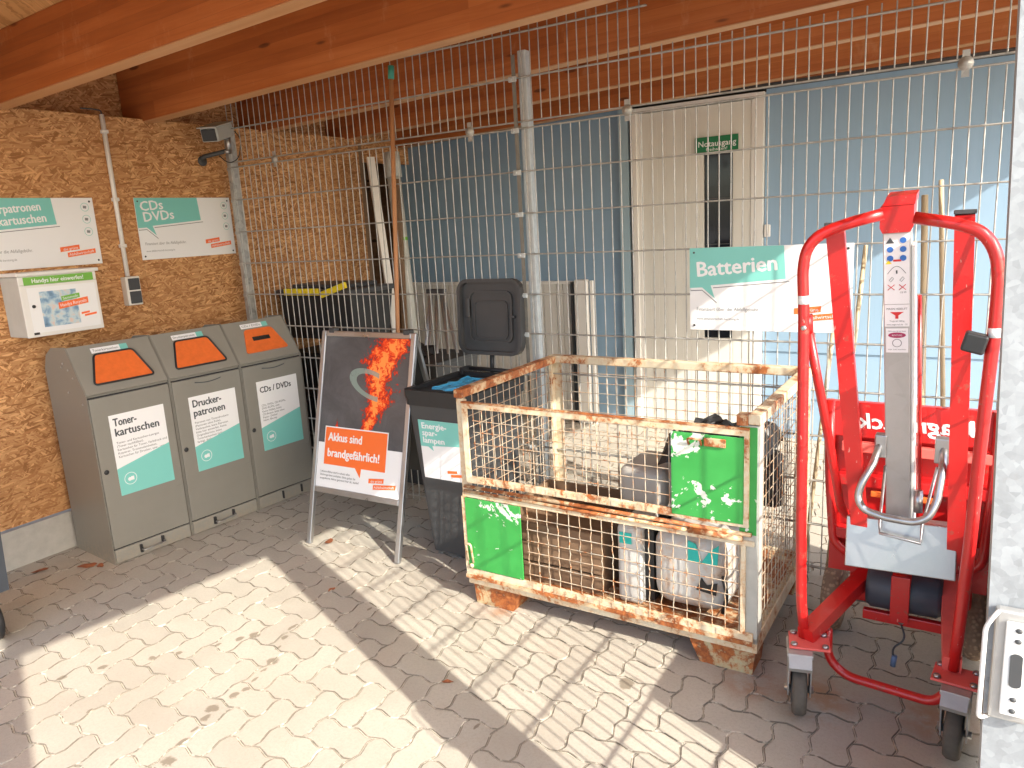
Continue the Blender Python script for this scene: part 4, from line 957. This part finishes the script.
for x,y,a,px in ((3.684,-.945,rad(14),3.706),(4.126,-.952,rad(-5),4.122)):
    K=1.32
    pl_=MB(F@Matrix.Translation((px,y+.035,.236))@Matrix.Rotation(a,4,'Z')).box(-.062,.062,-.050,.050,0,.008,.002).build('caster_plate',REDP,lt)
    for bx_ in (-.047,.047):
        for by in (-.036,.036): MB(F@Matrix.Translation((px,y+.035,.244))@Matrix.Rotation(a,4,'Z')).lathe([(.002,.009),(.010,.008),(.011,.0)],6,'z',(bx_,by,0)).build('bolt',ALU,pl_)
    Fw=F@Matrix.Translation((x,y,0))@Matrix.Rotation(a,4,'Z')@Matrix.Scale(K,4)
    q=MB(Fw)
    for sx in (-.027,.024): q.prism([(-.022,.055),(.018,.055),(.042,.16),(.042,.176),(-.038,.176),(-.038,.15)],0,sx,sx+.003)
    q.box(-.030,.030,-.040,.046,.166,.178,.003); q.prism([(-.052,.140),(-.060,.153),(-.038,.178),(-.034,.160)],0,-.026,.026)
    fk=q.build('caster_fork',ALUB,lt)
    wl=MB(Fw).lathe([(.018,-.016),(.058,-.016),(.0635,-.009),(.0635,.009),(.058,.016),(.018,.016)],32,'x',(0,0,.0635)).build('caster_wheel',RUB,lt)
    MB(Fw).lathe([(.001,-.0185),(.036,-.0185),(.040,-.015),(.040,.015),(.036,.0185),(.001,.0185)],24,'x',(0,0,.0635)).build('hub',DGREY,wl)
    MB(Fw).lathe([(.001,-.034),(.009,-.034),(.009,.034),(.001,.034)],8,'x',(0,0,.0635)).build('axle',ALU,wl)
for x in (3.695,4.165):
    tw=MB(F).lathe([(.06,-.030),(.10,-.036),(.125,-.030),(.136,-.015),(.138,0),(.136,.015),(.125,.030),(.10,.036),(.06,.030)],36,'x',(x,-.34,.138)).build('tyre',TYRE,lt)
    MB(F).lathe([(.001,-.028),(.02,-.034),(.062,-.022),(.066,-.03),(.066,.03),(.062,.022),(.02,.034),(.001,.028)],24,'x',(x,-.34,.138)).build('rim',WHITEP,tw)
MB(F).tube([(3.70,-.34,.138),(4.18,-.34,.138)],.012,10).build('rear_axle',ALU,lt)
# ------------------------------------------------------------------ behind the fence
st1=thing('wooden_pole','long reddish brown wooden pole with green tip tied to the mesh fence','pole',(1.25,-.05,0))
F=relF(st1); MB(F).tube([(1.235,-.045,.0),(1.315,-.042,1.08),(1.412,-.03,2.44)],.0125,10).build('shaft',STICKB,st1); MB(F).tube([(1.4095,-.03,2.405),(1.4165,-.029,2.47)],.017,10).build('green_tip',plain('green_tape',(.05,.30,.22),.4),st1)
def stick(a,b,r,label,name='broom_handle',m=STICK):
    o=MB().tube([a,b],r,10).build(name,m); tag(o,label,'pole','wooden handles leaning behind the fence'); return o
stick((3.97,.05,0.),(3.895,.20,1.647),.0125,'stout beige handle right behind the aluminium mast of the trolley')
stick((4.06,.05,0.),(3.948,.21,1.701),.0095,'thin beige handle, tallest of those behind the fence near the gate post')
stick((3.60,.06,0.),(3.689,.20,1.459),.009,'thin beige handle leaning right, between the left red column and the mast')
stick((3.50,.06,0.),(3.575,.20,1.12),.009,'shortest beige handle, just right of the Batterien sign')
tub=thing('lidded_tub','black storage tub with yellow clips on a stack of crates behind the fence','tub',(.33,.48,.94))
q=MB(); 
def taper(mb,w0,d0,w1,d1,z0,z1):
    vs=[(sx*w/2,sy*d/2,z) for w,d,z in ((w0,d0,z0),(w1,d1,z1)) for sx,sy in ((-1,-1),(1,-1),(1,1),(-1,1))]
    return mb.add(vs,[(0,3,2,1),(4,5,6,7),(0,1,5,4),(1,2,6,5),(2,3,7,6),(3,0,4,7)])
taper(q,.60,.36,.66,.42,0,.30); q.build('body',BLK,tub)
q=MB(); q.box(-.345,.345,-.225,.225,.301,.335,.008); q.box(-.26,.26,-.15,.15,.336,.365,.01); q.build('lid',DGREY,tub)
MB().box(-.24,.09,-.243,-.226,.30,.345,.004).build('clip',YEL,tub)
MB(Matrix.Translation((.22,-.235,.335))@Matrix.Rotation(rad(-16),4,'Y')).box(-.12,.12,-.008,.008,-.02,.02,.004).build('clip',YEL,tub)
def crate(x,y,z,label,mat=DGREY,rz=0):
    t=thing('plastic_crate',label,'crate',(x,y,z),rz,'dark plastic crates stacked behind the fence')
    q=MB(); taper(q,.60,.40,.64,.44,0,.24); q.build('body',mat,t)
    q=MB(); q.box(-.335,.335,-.232,.232,.241,.268,.005); q.build('rim',mat,t)
    q=MB(); 
    for k in range(6): q.box(-.27+.1*k,-.26+.1*k,-.226,-.21,.02,.235)
    q.build('ribs',mat,t); return t
crate(.36,.48,.0,'black crate on the ground at the bottom of the left stack',BLK)
crate(.35,.47,.28,'black crate second from the ground in the left stack',BLK)
crate(.37,.49,.58,'black crate directly under the tub with yellow clips',BLK)
crate(.98,.52,.0,'dark grey crate on the ground behind the A-frame board')
crate(.97,.53,.28,'dark grey crate in the middle of the stack behind the A-frame board')
crate(1.0,.50,.56,'dark grey crate on top of the stack behind the A-frame board, beside the lidded tub')
tarp=crumple(.70,1.12,.30,.66,.87,.03,10,8,21,None,.05).build('black_tarpaulin',BLK); tag(tarp,'crumpled black tarpaulin on the crates behind the A-frame board','tarpaulin')
dp=thing('plastic_drainpipe','grey plastic drainpipe leaning in the corner beyond the board wall','pipe',(.24,1.15,0))
F=relF(dp); MB(F).tube([(.40,1.20,0),(.29,1.24,2.16)],.052,18).build('pipe',PIPEG,dp); MB(F).tube([(.297,1.238,2.02),(.288,1.24,2.20)],.062,18).build('socket',PIPEG,dp); MB(F).tube([(.321,1.228,1.55),(.3195,1.228,1.575)],.0535,18).build('green_print_band',GRP,dp)
bt=MB().obox((.50,.95,0),(.185,1.12,2.17),.055,.03).build('white_batten',PIPEW); tag(bt,'white batten leaning in front of the grey drainpipe','batten')
bt=MB().obox((.42,1.02,0),(.36,1.2,2.0),.03,.05).build('dark_batten',WOODD); tag(bt,'dark batten leaning beside the grey drainpipe','batten')
# ribbed panel
rp2=thing('ribbed_panel','pale grey ribbed sheet panel standing in front of the blue wall','panel',(.45,2.08,0))
q=MB(relF(rp2)); x=-.43
while x<1.30: q.box(x,x+.052,2.07,2.10,.04,1.135); q.box(x+.052,x+.06,2.08,2.10,.04,1.13); x+=.06
q.build('ribs',RIB,rp2)
MB(relF(rp2)).box(-.44,1.33,2.062,2.105,1.136,1.158).build('top_edge',WHITEP,rp2)
MB(relF(rp2)).box(1.325,1.345,2.05,2.11,0,1.15).build('edge_post',DGREY,rp2)
o=MB().box(1.365,1.475,2.03,2.09,0.0,1.17,.01).build('white_post',WHITEP); tag(o,'short white post standing at the right end of the ribbed panel','post')
o=MB().box(1.49,1.515,2.06,2.09,0.0,1.16,.003).build('thin_white_strip',WHITEP); tag(o,'thin white strip upright between the white post and the blue cladding','strip')
# folded trestle behind fence
tr=thing('folding_trestle','folded white metal trestle standing behind the fence left of the open bin lid','trestle',(1.06,.60,0))
for a,b in (((.0,0,1.22),(-.28,.05,0)),((.01,0,1.22),(-.10,-.08,0)),((.05,0,1.22),(.03,-.1,0)),((.09,0,1.22),(.22,-.08,0)),((.10,0,1.22),(.33,.05,0))):
    MB().tube([a,b],.011,8).build('leg',ALU,tr)
MB().box(-.02,.12,-.02,.02,1.215,1.245,.004).build('top_bar',DGREY,tr)
# ------------------------------------------------------------------ trolley bin at the left edge
lb0=thing('wheeled_container','dark wheeled container cut off by the left edge of the photo','container',(.42,-2.115,0),rad(-4))
q=MB(); taper(q,.36,.42,.40,.46,.20,.82); q.build('body',plain('dark_slate_plastic',(.045,.055,.07),.5),lb0)
MB().box(-.21,.21,-.24,.24,.82,.87,.01).build('lid',BLK,lb0)
MB().box(.17,.232,.05,.20,.66,.78,.01).build('catch',BLK,lb0)
MB().tube(fillet([(.10,.18,.87),(.12,.20,1.22),(.12,-.20,1.22),(.10,-.18,.87)],.05,5),.016,10).build('push_handle',BLK,lb0)
for y_ in (-.17,.13):
    MB().box(.10,.20,y_-.032,y_+.032,.165,.20,.004).build('wheel_bracket',plain('pale_bracket',(.32,.28,.26),.5),lb0)
    wl=MB().lathe([(.02,-.02),(.085,-.02),(.1,-.012),(.1,.012),(.085,.02),(.02,.02)],28,'y',(.16,y_,.10)).build('wheel',BLK,lb0)
    MB().lathe([(.001,-.024),(.055,-.022),(.06,.022),(.001,.024)],20,'y',(.16,y_,.10)).build('rim',DGREY,wl)
# fallen leaves
for i,(x,y,s_) in enumerate([(1.20,-.62,.035),(.23,-1.40,.05),(.30,-1.37,.03),(1.62,-1.02,.02),(.05,-1.55,.045),(2.55,-1.36,.022)]):
    rr=random.Random(i); n=9; mb=MB(Matrix.Translation((x,y,.004))@Matrix.Rotation(rr.uniform(0,6),4,'Z'))
    top=[(0,0,.004)]+[(s_*(.5+.5*abs(math.cos(k*pi/n*2)))*math.cos(2*pi*k/n),s_*.55*math.sin(2*pi*k/n),rr.uniform(0,.010)) for k in range(n)]
    mb.add(top+[(a,b,c-.0008) for a,b,c in top],[(0,1+k,1+(k+1)%n) for k in range(n)]+[(n+1,n+2+(k+1)%n,n+2+k) for k in range(n)])
    o=mb.build('dry_leaf',LEAF)
    tag(o,['dry brown leaf on the paving near the left foot of the A-frame board','larger dry leaf against the first grey bin','small dry leaf beside the first grey bin, right of a larger one','tiny dry leaf on the paving between the A-frame board and the oil drips','dry leaf on the paving beside the wheeled container','tiny dry leaf in a joint in the wide post shadow'][i],'leaf','dry leaves on the paving')
# ------------------------------------------------------------------ camera
import sys
CX,CY,CZ=4.12,-3.2711,1.6255
yaw,pitch,roll,f=0.5679,0.2093,-0.0573,750.66
d=Vector((-math.sin(yaw)*math.cos(pitch),math.cos(yaw)*math.cos(pitch),-math.sin(pitch)))
r=Vector((math.cos(yaw),math.sin(yaw),0)); u=r.cross(d)
r2=r*math.cos(roll)+u*math.sin(roll); u2=-r*math.sin(roll)+u*math.cos(roll)
cam=bpy.data.cameras.new('camera'); co=bpy.data.objects.new('camera',cam); C.objects.link(co)
M=Matrix(((r2.x,u2.x,-d.x,CX),(r2.y,u2.y,-d.y,CY),(r2.z,u2.z,-d.z,CZ),(0,0,0,1))); co.matrix_world=M
cam.sensor_width=36; cam.sensor_fit='HORIZONTAL'; cam.lens=f/1024*36; cam.clip_end=500; cam.clip_start=.02
sc.camera=co
# ------------------------------------------------------------------ light
s=Vector((.922,-.387,.632)); s.normalize()
el=math.asin(s.z); az=math.atan2(s.x,s.y)
wd=bpy.data.worlds.new('World'); sc.world=wd; wd.use_nodes=True; nt=wd.node_tree
sk=nt.nodes.new('ShaderNodeTexSky'); sk.sky_type='NISHITA'; sk.sun_disc=False; sk.sun_elevation=el; sk.sun_rotation=az; sk.air_density=1.; sk.dust_density=2.
bgn=nt.nodes['Background']; nt.links.new(sk.outputs[0],bgn.inputs[0]); bgn.inputs[1].default_value=.15
ld=bpy.data.lights.new('sun','SUN'); ld.energy=2.35; ld.angle=rad(.5); ld.color=(1,.94,.82)
lo=bpy.data.objects.new('sun',ld); C.objects.link(lo); lo.rotation_euler=s.to_track_quat('Z','Y').to_euler(); lo.location=(8,-4,6)
sc.view_settings.view_transform='Standard'; sc.view_settings.look='None'; sc.view_settings.gamma=1; sc.view_settings.exposure=1.92
sc.view_settings.use_curve_mapping=False
sc.cycles.max_bounces=8; sc.cycles.diffuse_bounces=5; sc.cycles.glossy_bounces=4
